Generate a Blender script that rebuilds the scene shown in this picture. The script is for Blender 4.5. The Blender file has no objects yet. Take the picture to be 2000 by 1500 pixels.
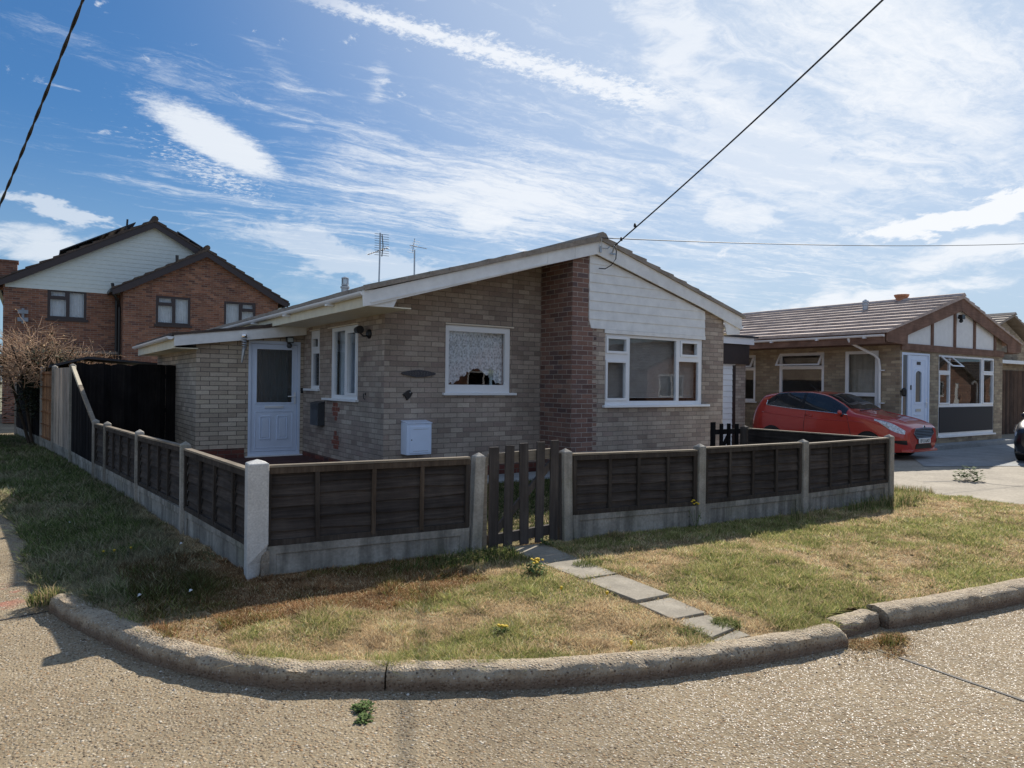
import bpy, bmesh, math, random
import numpy as np
from mathutils import Vector, Matrix
from mathutils.geometry import tessellate_polygon
SKY_DUST, SKY_STR, EXPO, SKY_K = .35, .1, .58, .16
BACK_FILL_C = (2.7, 3.45, 4.8)
CLOUD_A, CLOUD_B, HAZE_C, SKY_TINT = (4.9, 5.4, 6.0), (6.3, 6.5, 6.8), (2.9, 3.95, 5.2), (.43, .76, 1.04)
random.seed(7); rng = np.random.default_rng(11)
sc = bpy.context.scene
COL = sc.collection
R = math.radians

# ------------------------------------------------------------------ camera
TH, RHO, EYE = R(55.55), 0.0116, 1.65
r_ = Vector((math.sin(TH), -math.cos(TH), 0)); f_ = Vector((math.cos(TH), math.sin(TH), 0)); u_ = Vector((0, 0, 1))
rc = r_*math.cos(RHO) + u_*math.sin(RHO); uc = u_*math.cos(RHO) - r_*math.sin(RHO)
cam = bpy.data.cameras.new("camera"); co = bpy.data.objects.new("camera", cam); COL.objects.link(co)
cam.sensor_width = 36; cam.lens = 36*1370/2000; cam.clip_start = 0.05; cam.clip_end = 2000
M = Matrix((rc, uc, -f_)).transposed().to_4x4(); M.translation = (0, 0, EYE)
co.matrix_world = M; sc.camera = co

# ------------------------------------------------------------------ node helper
class G:
    def __init__(s, tree): s.t = tree; s.n = tree.nodes; s.l = tree.links
    def put(s, sock, v):
        if isinstance(v, bpy.types.NodeSocket): s.l.new(v, sock)
        elif v is not None:
            if sock.type == 'RGBA' and len(v) == 3: v = (*v, 1)
            sock.default_value = v
    def m(s, op, a, b=None, c=None, clamp=False):
        n = s.n.new('ShaderNodeMath'); n.operation = op; n.use_clamp = clamp
        for i, v in enumerate((a, b, c)): s.put(n.inputs[i], v)
        return n.outputs[0]
    def vm(s, op, a, b=None, scale=None):
        n = s.n.new('ShaderNodeVectorMath'); n.operation = op; s.put(n.inputs[0], a)
        if b is not None: s.put(n.inputs[1], b)
        if scale is not None: s.put(n.inputs['Scale'], scale)
        return n.outputs['Value'] if op in ('DOT_PRODUCT', 'LENGTH', 'DISTANCE') else n.outputs[0]
    def noise(s, vec, scale, detail=3, rough=.5, dist=0, color=False):
        n = s.n.new('ShaderNodeTexNoise'); s.put(n.inputs['Vector'], vec)
        n.inputs['Scale'].default_value = scale; n.inputs['Detail'].default_value = detail
        n.inputs['Roughness'].default_value = rough; n.inputs['Distortion'].default_value = dist
        return n.outputs['Color'] if color else n.outputs['Fac']
    def vor(s, vec, scale, feature='F1', out='Distance', rand=1):
        n = s.n.new('ShaderNodeTexVoronoi'); n.feature = feature; s.put(n.inputs['Vector'], vec)
        n.inputs['Scale'].default_value = scale; n.inputs['Randomness'].default_value = rand
        return n.outputs[out]
    def white(s, vec):
        n = s.n.new('ShaderNodeTexWhiteNoise'); n.noise_dimensions = '3D'; s.put(n.inputs['Vector'], vec); return n.outputs['Value']
    def ramp(s, f, stops, interp='LINEAR'):
        n = s.n.new('ShaderNodeValToRGB'); n.color_ramp.interpolation = interp
        e = n.color_ramp.elements
        while len(e) < len(stops): e.new(.5)
        for el, (p, c) in zip(e, stops):
            el.position = p; el.color = (c, c, c, 1) if not hasattr(c, '__len__') else (*c, 1)
        s.put(n.inputs[0], f); return n.outputs[0]
    def mix(s, f, a, b, mode='MIX'):
        n = s.n.new('ShaderNodeMix'); n.data_type = 'RGBA'; n.blend_type = mode; n.clamp_factor = True
        s.put(n.inputs[0], f); s.put(n.inputs[6], a); s.put(n.inputs[7], b); return n.outputs[2]
    def sstep(s, x, a, b):
        n = s.n.new('ShaderNodeMapRange'); n.interpolation_type = 'SMOOTHSTEP'; s.put(n.inputs[0], x)
        n.inputs[1].default_value = a; n.inputs[2].default_value = b; return n.outputs[0]
    def sep(s, v):
        n = s.n.new('ShaderNodeSeparateXYZ'); s.put(n.inputs[0], v); return n.outputs
    def comb(s, x, y, z):
        n = s.n.new('ShaderNodeCombineXYZ')
        for i, v in enumerate((x, y, z)): s.put(n.inputs[i], v)
        return n.outputs[0]
    def mapping(s, vec, scale=(1, 1, 1), rot=(0, 0, 0), loc=(0, 0, 0)):
        n = s.n.new('ShaderNodeMapping'); s.put(n.inputs[0], vec)
        n.inputs['Scale'].default_value = scale; n.inputs['Rotation'].default_value = rot; n.inputs['Location'].default_value = loc
        return n.outputs[0]
    def pos(s): return s.n.new('ShaderNodeNewGeometry').outputs['Position']
    def obj(s): return s.n.new('ShaderNodeTexCoord').outputs['Object']
    def island(s): return s.n.new('ShaderNodeNewGeometry').outputs['Random Per Island']
    def uv(s): return s.n.new('ShaderNodeTexCoord').outputs['UV']
    def attr(s, name):
        n = s.n.new('ShaderNodeAttribute'); n.attribute_name = name; return n.outputs['Color']
    def bump(s, h, strength=.3, dist=.01, bsdf=None):
        n = s.n.new('ShaderNodeBump'); s.put(n.inputs['Height'], h); n.inputs['Strength'].default_value = strength
        n.inputs['Distance'].default_value = dist
        if bsdf: s.l.new(n.outputs[0], bsdf.inputs['Normal'])
        return n.outputs[0]

def mat(name, fn):
    m = bpy.data.materials.new(name); m.use_nodes = True
    g = G(m.node_tree); b = g.n['Principled BSDF']
    b.inputs['Roughness'].default_value = .7
    fn(g, b); return m
def simple(name, col, rough=.6, metal=0, var=.12, scale=6, bump=0, bscale=60, spec=.5):
    def f(g, b):
        p = g.pos(); n = g.noise(p, scale, 4, .6)
        k = g.ramp(n, [(.3, 1-var), (.7, 1+var)])
        g.put(b.inputs['Base Color'], g.mix(1, col, k, 'MULTIPLY'))
        b.inputs['Roughness'].default_value = rough; b.inputs['Metallic'].default_value = metal
        b.inputs['Specular IOR Level'].default_value = spec
        if bump: g.bump(g.noise(p, bscale, 3), bump, .004, b)
    return mat(name, f)

def brick(name, cols, mortar, bw=.232, bh=.079, var=.15, soot=.25):
    def f(g, b):
        uv = g.uv(); x, y, _ = g.sep(uv)
        v = g.m('DIVIDE', y, bh); row = g.m('FLOOR', v)
        u = g.m('ADD', g.m('DIVIDE', x, bw), g.m('MULTIPLY', g.m('FLOORED_MODULO', row, 2), .5)); cl = g.m('FLOOR', u)
        wn = g.white(g.comb(cl, row, 1.3)); wn2 = g.white(g.comb(cl, row, 7.7))
        wob = g.m('MULTIPLY', g.m('SUBTRACT', g.noise(uv, 26, 2), .5), .004)
        fu = g.m('FRACT', u); fv = g.m('FRACT', v)
        du = g.m('MULTIPLY', g.m('MINIMUM', fu, g.m('SUBTRACT', 1, fu)), bw)
        dv = g.m('MULTIPLY', g.m('MINIMUM', fv, g.m('SUBTRACT', 1, fv)), bh)
        d = g.m('ADD', g.m('MINIMUM', du, dv), wob)
        mk = g.sstep(d, .0035, .0075)
        n = len(cols)
        c = g.ramp(wn, [(i/(n-1), cl_) for i, cl_ in enumerate(cols)])
        c = g.mix(1, c, g.ramp(wn2, [(0, 1-var), (1, 1+var)]), 'MULTIPLY')
        c = g.mix(1, c, g.ramp(g.noise(uv, 38, 4, .7), [(.25, .8), (.75, 1.16)]), 'MULTIPLY')
        mc = g.mix(1, mortar, g.ramp(g.noise(uv, 9, 3), [(.3, .75), (.7, 1.15)]), 'MULTIPLY')
        c = g.mix(mk, mc, c)
        st = g.noise(g.mapping(uv, (1, .55, 1)), 1.1, 4, .6)
        c = g.mix(1, c, g.ramp(st, [(.32, 1-soot), (.66, 1.06)]), 'MULTIPLY')
        g.put(b.inputs['Base Color'], c); b.inputs['Roughness'].default_value = .88
        b.inputs['Specular IOR Level'].default_value = .25
        h = g.m('ADD', mk, g.m('MULTIPLY', g.noise(uv, 70, 3), .35)); g.bump(h, .55, .006, b)
    return mat(name, f)

def wood(name, cols, rough=.85, grain=1, along='x', spec=.2):
    # along: the uv axis the grain runs in
    def f(g, b):
        uv = g.uv(); sx, sy = (1.5, 34) if along == 'x' else (34, 1.5)
        n = g.noise(g.mapping(uv, (sx, sy, 1)), 1, 6, .65, .4)
        big = g.noise(uv, 2.2, 3, .6)
        c = g.ramp(g.m('ADD', g.m('MULTIPLY', n, .7*grain), g.m('MULTIPLY', big, .3)), [(.30, cols[0]), (.5, cols[1]), (.70, cols[2])])
        c = g.mix(1, c, g.ramp(g.island(), [(0, (.66, .66, .68)), (.5, (1, .98, .96)), (1, (1.38, 1.30, 1.22))]), 'MULTIPLY')
        st = g.noise(g.mapping(uv, (1, .6, 1)), 3.1, 4, .65); c = g.mix(1, c, g.ramp(st, [(.35, .72), (.65, 1.15)]), 'MULTIPLY')
        g.put(b.inputs['Base Color'], c); b.inputs['Roughness'].default_value = rough
        b.inputs['Specular IOR Level'].default_value = spec
        g.bump(n, .4, .003, b)
    return mat(name, f)

def concrete(name, col, dark=.6, scale=5, speck=0, bump=.25, streak=0, green=0):
    def f(g, b):
        p = g.pos(); n = g.noise(p, scale, 5, .65); n2 = g.noise(p, scale*14, 3, .6)
        c = g.mix(1, col, g.ramp(n, [(.3, dark), (.72, 1.1)]), 'MULTIPLY')
        c = g.mix(1, c, g.ramp(n2, [(.3, .82), (.7, 1.12)]), 'MULTIPLY')
        if streak:
            s = g.noise(g.mapping(p, (9, 9, .7)), 1, 4, .6)
            c = g.mix(1, c, g.ramp(s, [(.35, 1-streak), (.6, 1.05)]), 'MULTIPLY')
        if green: c = g.mix(g.m('MULTIPLY', g.sstep(g.noise(p, 2.3, 3), .5, .75), green), c, (.10, .11, .04))
        if speck:
            vc = g.vor(p, 75, out='Color'); vd = g.vor(p, 75)
            k = g.m('MULTIPLY', g.sstep(g.sep(vc)[0], .62, .72), g.sstep(vd, .5, .3))
            c = g.mix(g.m('MULTIPLY', k, speck), c, g.ramp(g.sep(vc)[1], [(0, (.06, .05, .04)), (.45, (.22, .15, .09)), (1, (.55, .5, .44))]))
        g.put(b.inputs['Base Color'], c); b.inputs['Roughness'].default_value = .92; b.inputs['Specular IOR Level'].default_value = .2
        g.bump(g.noise(p, 110, 4, .7), bump, .005, b)
    return mat(name, f)

def glassmat(name, tint=(.95, .96, .97), ior=1.5, extra=.02, rough=.0):
    m = bpy.data.materials.new(name); m.use_nodes = True; g = G(m.node_tree); g.n.clear()
    out = g.n.new('ShaderNodeOutputMaterial'); mx = g.n.new('ShaderNodeMixShader')
    tr = g.n.new('ShaderNodeBsdfTransparent'); gl = g.n.new('ShaderNodeBsdfGlossy'); fr = g.n.new('ShaderNodeFresnel')
    fr.inputs[0].default_value = ior; tr.inputs[0].default_value = (*tint, 1); gl.inputs['Roughness'].default_value = rough
    wob = g.noise(g.pos(), 2.5, 2); nb = g.bump(wob, .05, .01); g.l.new(nb, gl.inputs['Normal'])
    bf = g.n.new('ShaderNodeNewGeometry').outputs['Backfacing']
    g.put(mx.inputs[0], g.m('MULTIPLY', g.m('SUBTRACT', 1, bf), g.m('ADD', g.m('MULTIPLY', fr.outputs[0], 1.25), extra, clamp=True)))
    g.l.new(tr.outputs[0], mx.inputs[1]); g.l.new(gl.outputs[0], mx.inputs[2]); g.l.new(mx.outputs[0], out.inputs[0])
    return m

# ------------------------------------------------------------------ mesh helper
ORG = {}
class MB:
    def __init__(s): s.v = []; s.f = []; s.mi = []; s.cur = 0
    def add(s, vs, fs):
        o = len(s.v); s.v += [tuple(v) for v in vs]
        for f in fs: s.f.append([i+o for i in f]); s.mi.append(s.cur)
        return s
    def box(s, x0, x1, y0, y1, z0, z1):
        vs = [(x, y, z) for z in (z0, z1) for y in (y0, y1) for x in (x0, x1)]
        return s.add(vs, [(0, 2, 3, 1), (4, 5, 7, 6), (0, 1, 5, 4), (2, 6, 7, 3), (0, 4, 6, 2), (1, 3, 7, 5)])
    def bar(s, p, q, w, h, up=(0, 0, 1)):
        # box beam from p to q; w across, h along up
        p, q = Vector(p), Vector(q); d = (q-p).normalized(); a = d.cross(Vector(up)).normalized(); b = a.cross(d).normalized()
        vs = []
        for e in (p, q):
            for i, j in ((-1, -1), (1, -1), (1, 1), (-1, 1)): vs.append(e + a*(w/2*i) + b*(h/2*j))
        return s.add(vs, [(0, 1, 2, 3), (7, 6, 5, 4), (0, 4, 5, 1), (1, 5, 6, 2), (2, 6, 7, 3), (3, 7, 4, 0)])
    def prism(s, poly, ext):
        n = len(poly); e = Vector(ext); ps = [Vector(p) for p in poly]
        vs = ps + [p+e for p in ps]
        tri = tessellate_polygon([ps])
        fs = [t for t in tri] + [tuple(i+n for i in t[::-1]) for t in tri]
        fs += [(i, i+n, (i+1) % n+n, (i+1) % n) for i in range(n)]
        return s.add(vs, fs)
    def plate(s, outer, holes, fn, ext):
        loops = [[Vector((a, b, 0)) for a, b in lp] for lp in [outer]+holes]
        tri = tessellate_polygon(loops); flat = [p for lp in loops for p in lp]; n = len(flat); e = Vector(ext)
        pts = [Vector(fn(p.x, p.y)) for p in flat]
        fs = [tuple(t) for t in tri] + [tuple(i+n for i in t[::-1]) for t in tri]
        o = 0
        for lp in loops:
            k = len(lp)
            fs += [(o+i, o+i+n, o+(i+1) % k+n, o+(i+1) % k) for i in range(k)]; o += k
        return s.add(pts+[p+e for p in pts], fs)
    def tube(s, pts, r, n=8, caps=True):
        pts = [Vector(p) for p in pts]; rs = r if hasattr(r, '__len__') else [r]*len(pts); vs = []; fs = []
        for i, p in enumerate(pts):
            d = (pts[min(i+1, len(pts)-1)]-pts[max(i-1, 0)]).normalized()
            a = d.cross(Vector((0, 0, 1)) if abs(d.z) < .9 else Vector((1, 0, 0))).normalized(); b = d.cross(a)
            for k in range(n):
                t = 2*math.pi*k/n; vs.append(p + (a*math.cos(t)+b*math.sin(t))*rs[i])
        for i in range(len(pts)-1):
            for k in range(n): fs.append((i*n+k, i*n+(k+1) % n, (i+1)*n+(k+1) % n, (i+1)*n+k))
        if caps: fs += [tuple(range(n))[::-1], tuple((len(pts)-1)*n+k for k in range(n))]
        return s.add(vs, fs)
    def lathe(s, c, prof, n=16, axis='z'):
        vs = []; c = Vector(c)
        for rr, h in prof:
            for k in range(n):
                t = 2*math.pi*k/n; a, b = rr*math.cos(t), rr*math.sin(t)
                vs.append(c + Vector({'z': (a, b, h), 'y': (a, h, b), 'x': (h, a, b)}[axis]))
        fs = [(i*n+k, i*n+(k+1) % n, (i+1)*n+(k+1) % n, (i+1)*n+k) for i in range(len(prof)-1) for k in range(n)]
        fs += [tuple(range(n))[::-1], tuple((len(prof)-1)*n+k for k in range(n))]
        return s.add(vs, fs)
    def grid(s, pts):
        h, w = len(pts), len(pts[0])
        return s.add([p for row in pts for p in row], [(i*w+j, i*w+j+1, (i+1)*w+j+1, (i+1)*w+j) for i in range(h-1) for j in range(w-1)])
    def build(s, name, mats, parent=None, smooth=False, bevel=0, fixn=True, angle=None):
        me = bpy.data.meshes.new(name); ob = bpy.data.objects.new(name, me); COL.objects.link(ob)
        V = np.array(s.v, float)
        if parent is not None: o = ORG[parent]; ob.parent = parent
        else:
            o = np.array([(V[:, 0].min()+V[:, 0].max())/2, (V[:, 1].min()+V[:, 1].max())/2, V[:, 2].min()]); ob.location = o
        ORG[ob] = np.array(o, float)
        me.from_pydata([tuple(v) for v in (V-o)], [], s.f)
        mats = mats if isinstance(mats, (list, tuple)) else [mats]
        for m in mats: me.materials.append(m)
        if len(mats) > 1: me.polygons.foreach_set('material_index', s.mi)
        if fixn:
            bm = bmesh.new(); bm.from_mesh(me); bmesh.ops.recalc_face_normals(bm, faces=bm.faces); bm.to_mesh(me); bm.free()
        me.update()
        uvl = me.uv_layers.new(name='UVMap')
        nl = len(me.loops); li = np.zeros(nl, int); me.loops.foreach_get('vertex_index', li)
        W = np.zeros(len(me.vertices)*3); me.vertices.foreach_get('co', W); W = W.reshape(-1, 3)+o
        nf = len(me.polygons); nn = np.zeros(nf*3); me.polygons.foreach_get('normal', nn); nn = np.abs(nn.reshape(-1, 3))
        lt = np.zeros(nf, int); me.polygons.foreach_get('loop_total', lt); ax = np.repeat(np.argmax(nn*[1, 1, 1.0], axis=1), lt)
        P = W[li]; uv = np.where((ax == 0)[:, None], P[:, [1, 2]], np.where((ax == 1)[:, None], P[:, [0, 2]], P[:, [0, 1]]))
        uvl.data.foreach_set('uv', uv.ravel())
        if smooth: me.polygons.foreach_set('use_smooth', [True]*nf)
        if smooth and angle:
            me.set_sharp_from_angle(angle=R(angle))
        if bevel:
            b = ob.modifiers.new('bevel', 'BEVEL'); b.width = bevel; b.segments = 2; b.limit_method = 'ANGLE'; b.angle_limit = R(40)
        return ob

def tag(o, label, cat, group=None):
    o['label'] = label; o['category'] = cat
    if group: o['group'] = group
    return o
def thing(name, label, cat, loc, group=None):
    o = bpy.data.objects.new(name, None); COL.objects.link(o); o.location = loc; o.empty_display_size = .2
    ORG[o] = np.array(loc, float); return tag(o, label, cat, group)
def struct(o, kind='structure'): o['kind'] = kind; return o

# smooth value noise in numpy
_N = rng.random((256, 256))
def vnoise(x, y, f):
    x = np.asarray(x)*f+100; y = np.asarray(y)*f+100; xi = np.floor(x).astype(int); yi = np.floor(y).astype(int); fx = x-xi; fy = y-yi
    fx = fx*fx*(3-2*fx); fy = fy*fy*(3-2*fy); g = lambda a, b: _N[a % 256, b % 256]
    return (g(xi, yi)*(1-fx)+g(xi+1, yi)*fx)*(1-fy) + (g(xi, yi+1)*(1-fx)+g(xi+1, yi+1)*fx)*fy
def catmull(pts, n):
    P = [Vector(p) for p in pts]; P = [P[0]*2-P[1]]+P+[P[-1]*2-P[-2]]; out = []
    for i in range(1, len(P)-2):
        for k in range(n):
            t = k/n; a, b, c, d = P[i-1], P[i], P[i+1], P[i+2]
            out.append(.5*((2*b)+(c-a)*t+(2*a-5*b+4*c-d)*t*t+(3*b-a-3*c+d)*t**3))
    out.append(P[-2]); return out

# ------------------------------------------------------------------ sun + sky
SAZ, SEL = 27, 35
sun = bpy.data.lights.new("sun", 'SUN'); so = bpy.data.objects.new("sun", sun); COL.objects.link(so)
sun.energy = 5.0; sun.angle = R(.53); sun.color = (1, .93, .83)
sd = Vector((math.cos(R(SEL))*math.cos(R(SAZ)), math.cos(R(SEL))*math.sin(R(SAZ)), math.sin(R(SEL))))
so.rotation_euler = sd.to_track_quat('Z', 'Y').to_euler(); so.location = (30, 15, 25)

w = bpy.data.worlds.new("World"); sc.world = w; w.use_nodes = True; g = G(w.node_tree); bg = g.n['Background']
sky = g.n.new('ShaderNodeTexSky'); sky.sky_type = 'NISHITA'; sky.sun_disc = False; sky.sun_elevation = R(SEL); sky.sun_rotation = R(90-SAZ)
sky.altitude = 0; sky.air_density = 1.0; sky.dust_density = SKY_DUST; sky.ozone_density = 2.2
d = g.n.new('ShaderNodeTexCoord').outputs['Generated']
dx, dy, dz = g.sep(d); zz = g.m('MAXIMUM', dz, .035)
q = g.comb(g.m('DIVIDE', dx, zz), g.m('DIVIDE', dy, zz), 0)       # the flat layer the high clouds lie in
wv = g.vm('SCALE', g.vm('SUBTRACT', g.noise(q, 1.3, 4, .6, color=True), (.5, .5, .5)), scale=.42)
qw = g.vm('ADD', q, wv)
wv2 = g.vm('SCALE', g.vm('SUBTRACT', g.noise(q, 7, 5, .65, color=True), (.5, .5, .5)), scale=.16)
qf = g.vm('ADD', q, wv2)
def blob(v, c, ang, L, W, p=1):
    e = g.vm('SUBTRACT', v, (c[0], c[1], 0)); a = (math.cos(R(ang)), math.sin(R(ang)), 0); b = (-a[1], a[0], 0)
    x = g.m('DIVIDE', g.vm('DOT_PRODUCT', e, a), L); y = g.m('DIVIDE', g.vm('DOT_PRODUCT', e, b), W)
    r2 = g.m('ADD', g.m('MULTIPLY', x, x), g.m('MULTIPLY', y, y))
    if p != 1: r2 = g.m('POWER', r2, p)
    return g.m('POWER', 2.718, g.m('MULTIPLY', r2, -1))
def scl(x, k): return g.m('MULTIPLY', x, k)
def addm(*xs):
    o = xs[0]
    for x in xs[1:]: o = g.m('ADD', o, x)
    return o
# thin streaky veil
def streak(ang, sx, sy, sc_, det=6, seed=0, dist=.6, v=None):
    return g.noise(g.mapping(v or qw, (sx, sy, 1), (0, 0, R(-ang)), (seed, seed*.7, 0)), sc_, det, .68, dist)
s1 = streak(57, .30, 2.6, 1.7, 9, 3.1, .9); s2 = streak(20, .5, 2.0, 2.2, 9, 9.4, 1.0); s3 = g.noise(qw, 1.5, 9, .68, .6); s4 = g.noise(g.mapping(qf, (1.6, .8, 1), (0, 0, R(30))), 9, 6, .7, .8)
veil = addm(scl(s1, .60), scl(s2, .16), scl(s3, .22), scl(s4, .10))
fine = g.noise(g.mapping(qf, (.7, 2.2, 1), (0, 0, R(-48)), (5, 1, 0)), 5, 8, .72, 1.2)
cover = addm(scl(g.m('SUBTRACT', fine, .5), .34), scl(blob(q, (.2, 1.9), 20, 1.0, .9), -.03), scl(blob(q, (.2, 4.2), 0, 1.1, 1.6), -.05), scl(blob(q, (2.3, 1.05), 40, .7, .3), .10), scl(blob(q, (3.4, 2.3), 30, 2.6, 1.2), .05), scl(blob(q, (2.1, 3.1), 40, 1.1, .75), .24), scl(blob(q, (1.75, 1.15), 30, .55, .34), .12),
             scl(blob(q, (.1, 2.45), 12, .5, .20), .11), scl(blob(q, (5.5, 4.0), 40, 3.0, 1.6), .10), scl(blob(q, (1.2, 3.0), 75, .30, .14), .05),
             scl(blob(q, (2.9, 1.2), 40, 1.3, .45), .08), scl(blob(q, (1.3, 4.4), 60, 1.4, .9), .15), scl(blob(q, (.62, 2.25), 55, .30, .06), .10), scl(blob(q, (.95, 2.2), 70, .28, .035), .12), scl(blob(q, (.3, 3.9), 20, 1.0, .25), .07))
veil = g.m('POWER', g.sstep(g.m('ADD', veil, cover), .575, .86), 1.1)
# puffs
puff = g.noise(q, 26, 6, .72, .2); puff2 = g.noise(q, 6, 5, .65)
tx, ty, _ = g.sep(g.vm('SUBTRACT', q, (1.24, 1.782, 0)))
ty2 = g.m('ADD', ty, g.m('MULTIPLY', tx, .045))
tw = g.m('DIVIDE', ty2, g.m('ADD', .098, g.m('MULTIPLY', tx, .075)))
tr = g.m('SUBTRACT', 1, g.m('ABSOLUTE', tw))
tr = g.m('MULTIPLY', g.sstep(g.m('ADD', tr, g.m('MULTIPLY', g.m('SUBTRACT', puff, .5), 3.0)), .0, .95), g.m('MULTIPLY', g.sstep(tx, -.80, -.45), g.sstep(tx, .80, .5)))
tr = g.m('MULTIPLY', tr, .88)
ln0 = blob(qf, (.66, 3.16), 52, .54, .17, 1.5); lens = scl(g.sstep(g.m('ADD', ln0, g.m('MULTIPLY', g.m('SUBTRACT', puff, .5), .75)), .22, .85), .93)
rag = blob(qf, (.74, 3.62), 55, .75, .26); rag = g.sstep(g.m('ADD', g.m('MULTIPLY', rag, .70), g.m('MULTIPLY', g.m('SUBTRACT', puff, .5), 2.1)), .45, .95)
rag2 = blob(qf, (1.75, 2.55), 60, .5, .3); rag = g.m('MAXIMUM', rag, scl(g.sstep(g.m('ADD', scl(rag2, .62), g.m('MULTIPLY', g.m('SUBTRACT', puff, .5), 1.8)), .45, 1.0), .6))
az = g.m('ARCTAN2', dy, dx); e0 = g.comb(az, dz, 0)                 # low banks, by bearing and height above the horizon
lw = g.vm('SCALE', g.vm('SUBTRACT', g.noise(g.mapping(e0, (1, 2.4, 1)), 9, 5, .62, color=True), (.5, .5, .5)), scale=.10)
e1 = g.vm('ADD', e0, g.vm('MULTIPLY', lw, (1.6, .7, 0)))
lp = g.noise(g.mapping(e0, (1, 2.8, 1), (0, 0, R(-8))), 16, 7, .66, .5)
def low(c, ang, L, W, k=1.0, soft=.5):
    b_ = blob(e1, c, ang, L, W, 1.3); return scl(g.sstep(g.m('ADD', b_, g.m('MULTIPLY', g.m('SUBTRACT', lp, .5), 2.1)), .25, .25+soft), k)
lows = [low((.405, .203), -9, .10, .017, 1, .35), low((.36, .165), -8, .15, .020, .85, .8), low((.50, .112), -6, .17, .020, .9, .8), low((.665, .228), 20, .055, .03, .7, .8),
        low((.36, .055), -3, .3, .016, .8), low((1.0, .225), 10, .07, .025, .75, .8), low((1.55, .155), 6, .10, .024, .85, .8), low((1.55, .20), 8, .09, .010, .7),
        low((.95, .13), 0, .35, .06, .34, 1.1), low((.62, .30), 30, .16, .06, .45), low((.76, .44), 35, .13, .045, .72, .9), low((.70, .37), 60, .09, .02, .6, .9), low((.44, .33), 35, .22, .03, .55, .9), low((.5, .45), 30, .2, .03, .5, .9), low((1.2, .17), 12, .16, .028, .5)]
dxy = lows[0]
for x_ in lows[1:]: dxy = g.m('MAXIMUM', dxy, x_)
dens = g.m('SUBTRACT', 1, g.m('MULTIPLY', g.m('SUBTRACT', 1, scl(veil, .86)), g.m('SUBTRACT', 1, g.m('MAXIMUM', g.m('MAXIMUM', tr, lens), g.m('MAXIMUM', scl(rag, .7), g.m('MINIMUM', dxy, 1))))))
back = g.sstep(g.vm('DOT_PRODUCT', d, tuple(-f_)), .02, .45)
backfill = g.m('MULTIPLY', back, g.sstep(g.noise(q, 1.2, 5, .6), .22, .55)); dens = g.m('MAXIMUM', dens, scl(backfill, .95))  # cloud cover added behind the camera to lift fill on the house fronts
dens = g.m('MULTIPLY', dens, g.sstep(dz, .01, .09), clamp=True)
sdot = g.vm('DOT_PRODUCT', d, tuple(sd)); glow = g.sstep(sdot, .25, 1.0)
ccol = g.mix(backfill, g.mix(glow, CLOUD_A, CLOUD_B), BACK_FILL_C)
sl = g.vm('DOT_PRODUCT', sky.outputs[0], (.3, .5, .2)); kk = g.m('DIVIDE', 1, g.m('ADD', 1, g.m('MULTIPLY', sl, SKY_K)))
skyc = g.mix(1, g.vm('SCALE', sky.outputs[0], scale=kk), SKY_TINT, 'MULTIPLY')
haze = g.m('MULTIPLY', g.sstep(dz, .33, .0), .6)
skyc = g.mix(haze, skyc, HAZE_C)
skyc = g.mix(scl(g.m('POWER', g.sstep(sdot, .5, 1.0), 2.2), .6), skyc, (5.4, 5.9, 6.6))
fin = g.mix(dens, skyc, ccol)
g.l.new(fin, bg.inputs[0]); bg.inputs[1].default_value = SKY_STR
vs = sc.view_settings; vs.view_transform = 'Standard'; vs.look = 'None'; vs.exposure = EXPO; vs.gamma = 1
sc.cycles.max_bounces = 8; sc.cycles.transparent_max_bounces = 12; sc.cycles.use_denoising = True
# ------------------------------------------------------------------ materials
BUFF = brick('buff_brick', [(.30, .235, .195), (.41, .335, .275), (.47, .395, .325), (.36, .285, .24), (.51, .43, .35), (.32, .245, .21), (.43, .355, .285)], (.25, .21, .175), soot=.32, var=.12)
BUFFP = brick('pale_buff_brick', [(.42, .345, .27), (.52, .435, .345), (.59, .505, .40), (.46, .38, .30), (.55, .47, .36)], (.15, .13, .115), bw=.31, bh=.082, soot=.2)
REDP = brick('dark_red_brick', [(.15, .09, .078), (.21, .115, .09), (.26, .15, .115), (.17, .10, .088), (.28, .17, .13), (.125, .085, .082), (.225, .13, .10)], (.36, .31, .27), soot=.15)
ORANGE = brick('orange_red_brick', [(.22, .10, .065), (.28, .13, .08), (.17, .075, .055), (.32, .16, .10), (.12, .062, .052), (.25, .11, .07)], (.27, .23, .195), soot=.15)
NBUFF = brick('weathered_buff_brick', [(.30, .24, .165), (.38, .315, .22), (.44, .36, .25), (.26, .20, .145), (.41, .33, .23)], (.28, .24, .19), soot=.3)
DRED = brick('plinth_brick', [(.10, .04, .035), (.16, .055, .045), (.20, .07, .05), (.08, .04, .04)], (.16, .13, .11), soot=.3)
WHITE = simple('white_pvc', (.80, .81, .82), .35, var=.04, scale=3)
WPAINT = simple('white_painted_wood', (.76, .76, .74), .5, var=.10, scale=5)
CREAM = simple('cream_painted_soffit', (.72, .66, .50), .6, var=.08)
SIDING = simple('pale_green_cladding', (.60, .66, .64), .5, var=.05)
PANELW = simple('white_render_panel', (.74, .74, .72), .7, var=.06)
DOORW = simple('white_door', (.68, .77, .92), .35, var=.03)
BROWN = wood('brown_painted_timber', ((.13, .075, .055), (.19, .115, .085), (.25, .16, .12)))
DBROWN = simple('dark_brown_timber', (.035, .022, .018), .5, var=.2)
DFENCE = wood('dark_stained_boards', ((.028, .024, .023), (.058, .050, .046), (.108, .094, .084)), spec=.1)
DFENCEV = wood('black_stained_boards', ((.010, .010, .011), (.017, .016, .017), (.028, .026, .025)), along='y', spec=.03, rough=.95)
BATTEND = wood('dark_fence_batten', ((.032, .027, .024), (.052, .045, .040), (.085, .073, .064)), along='y', spec=.1)
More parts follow.
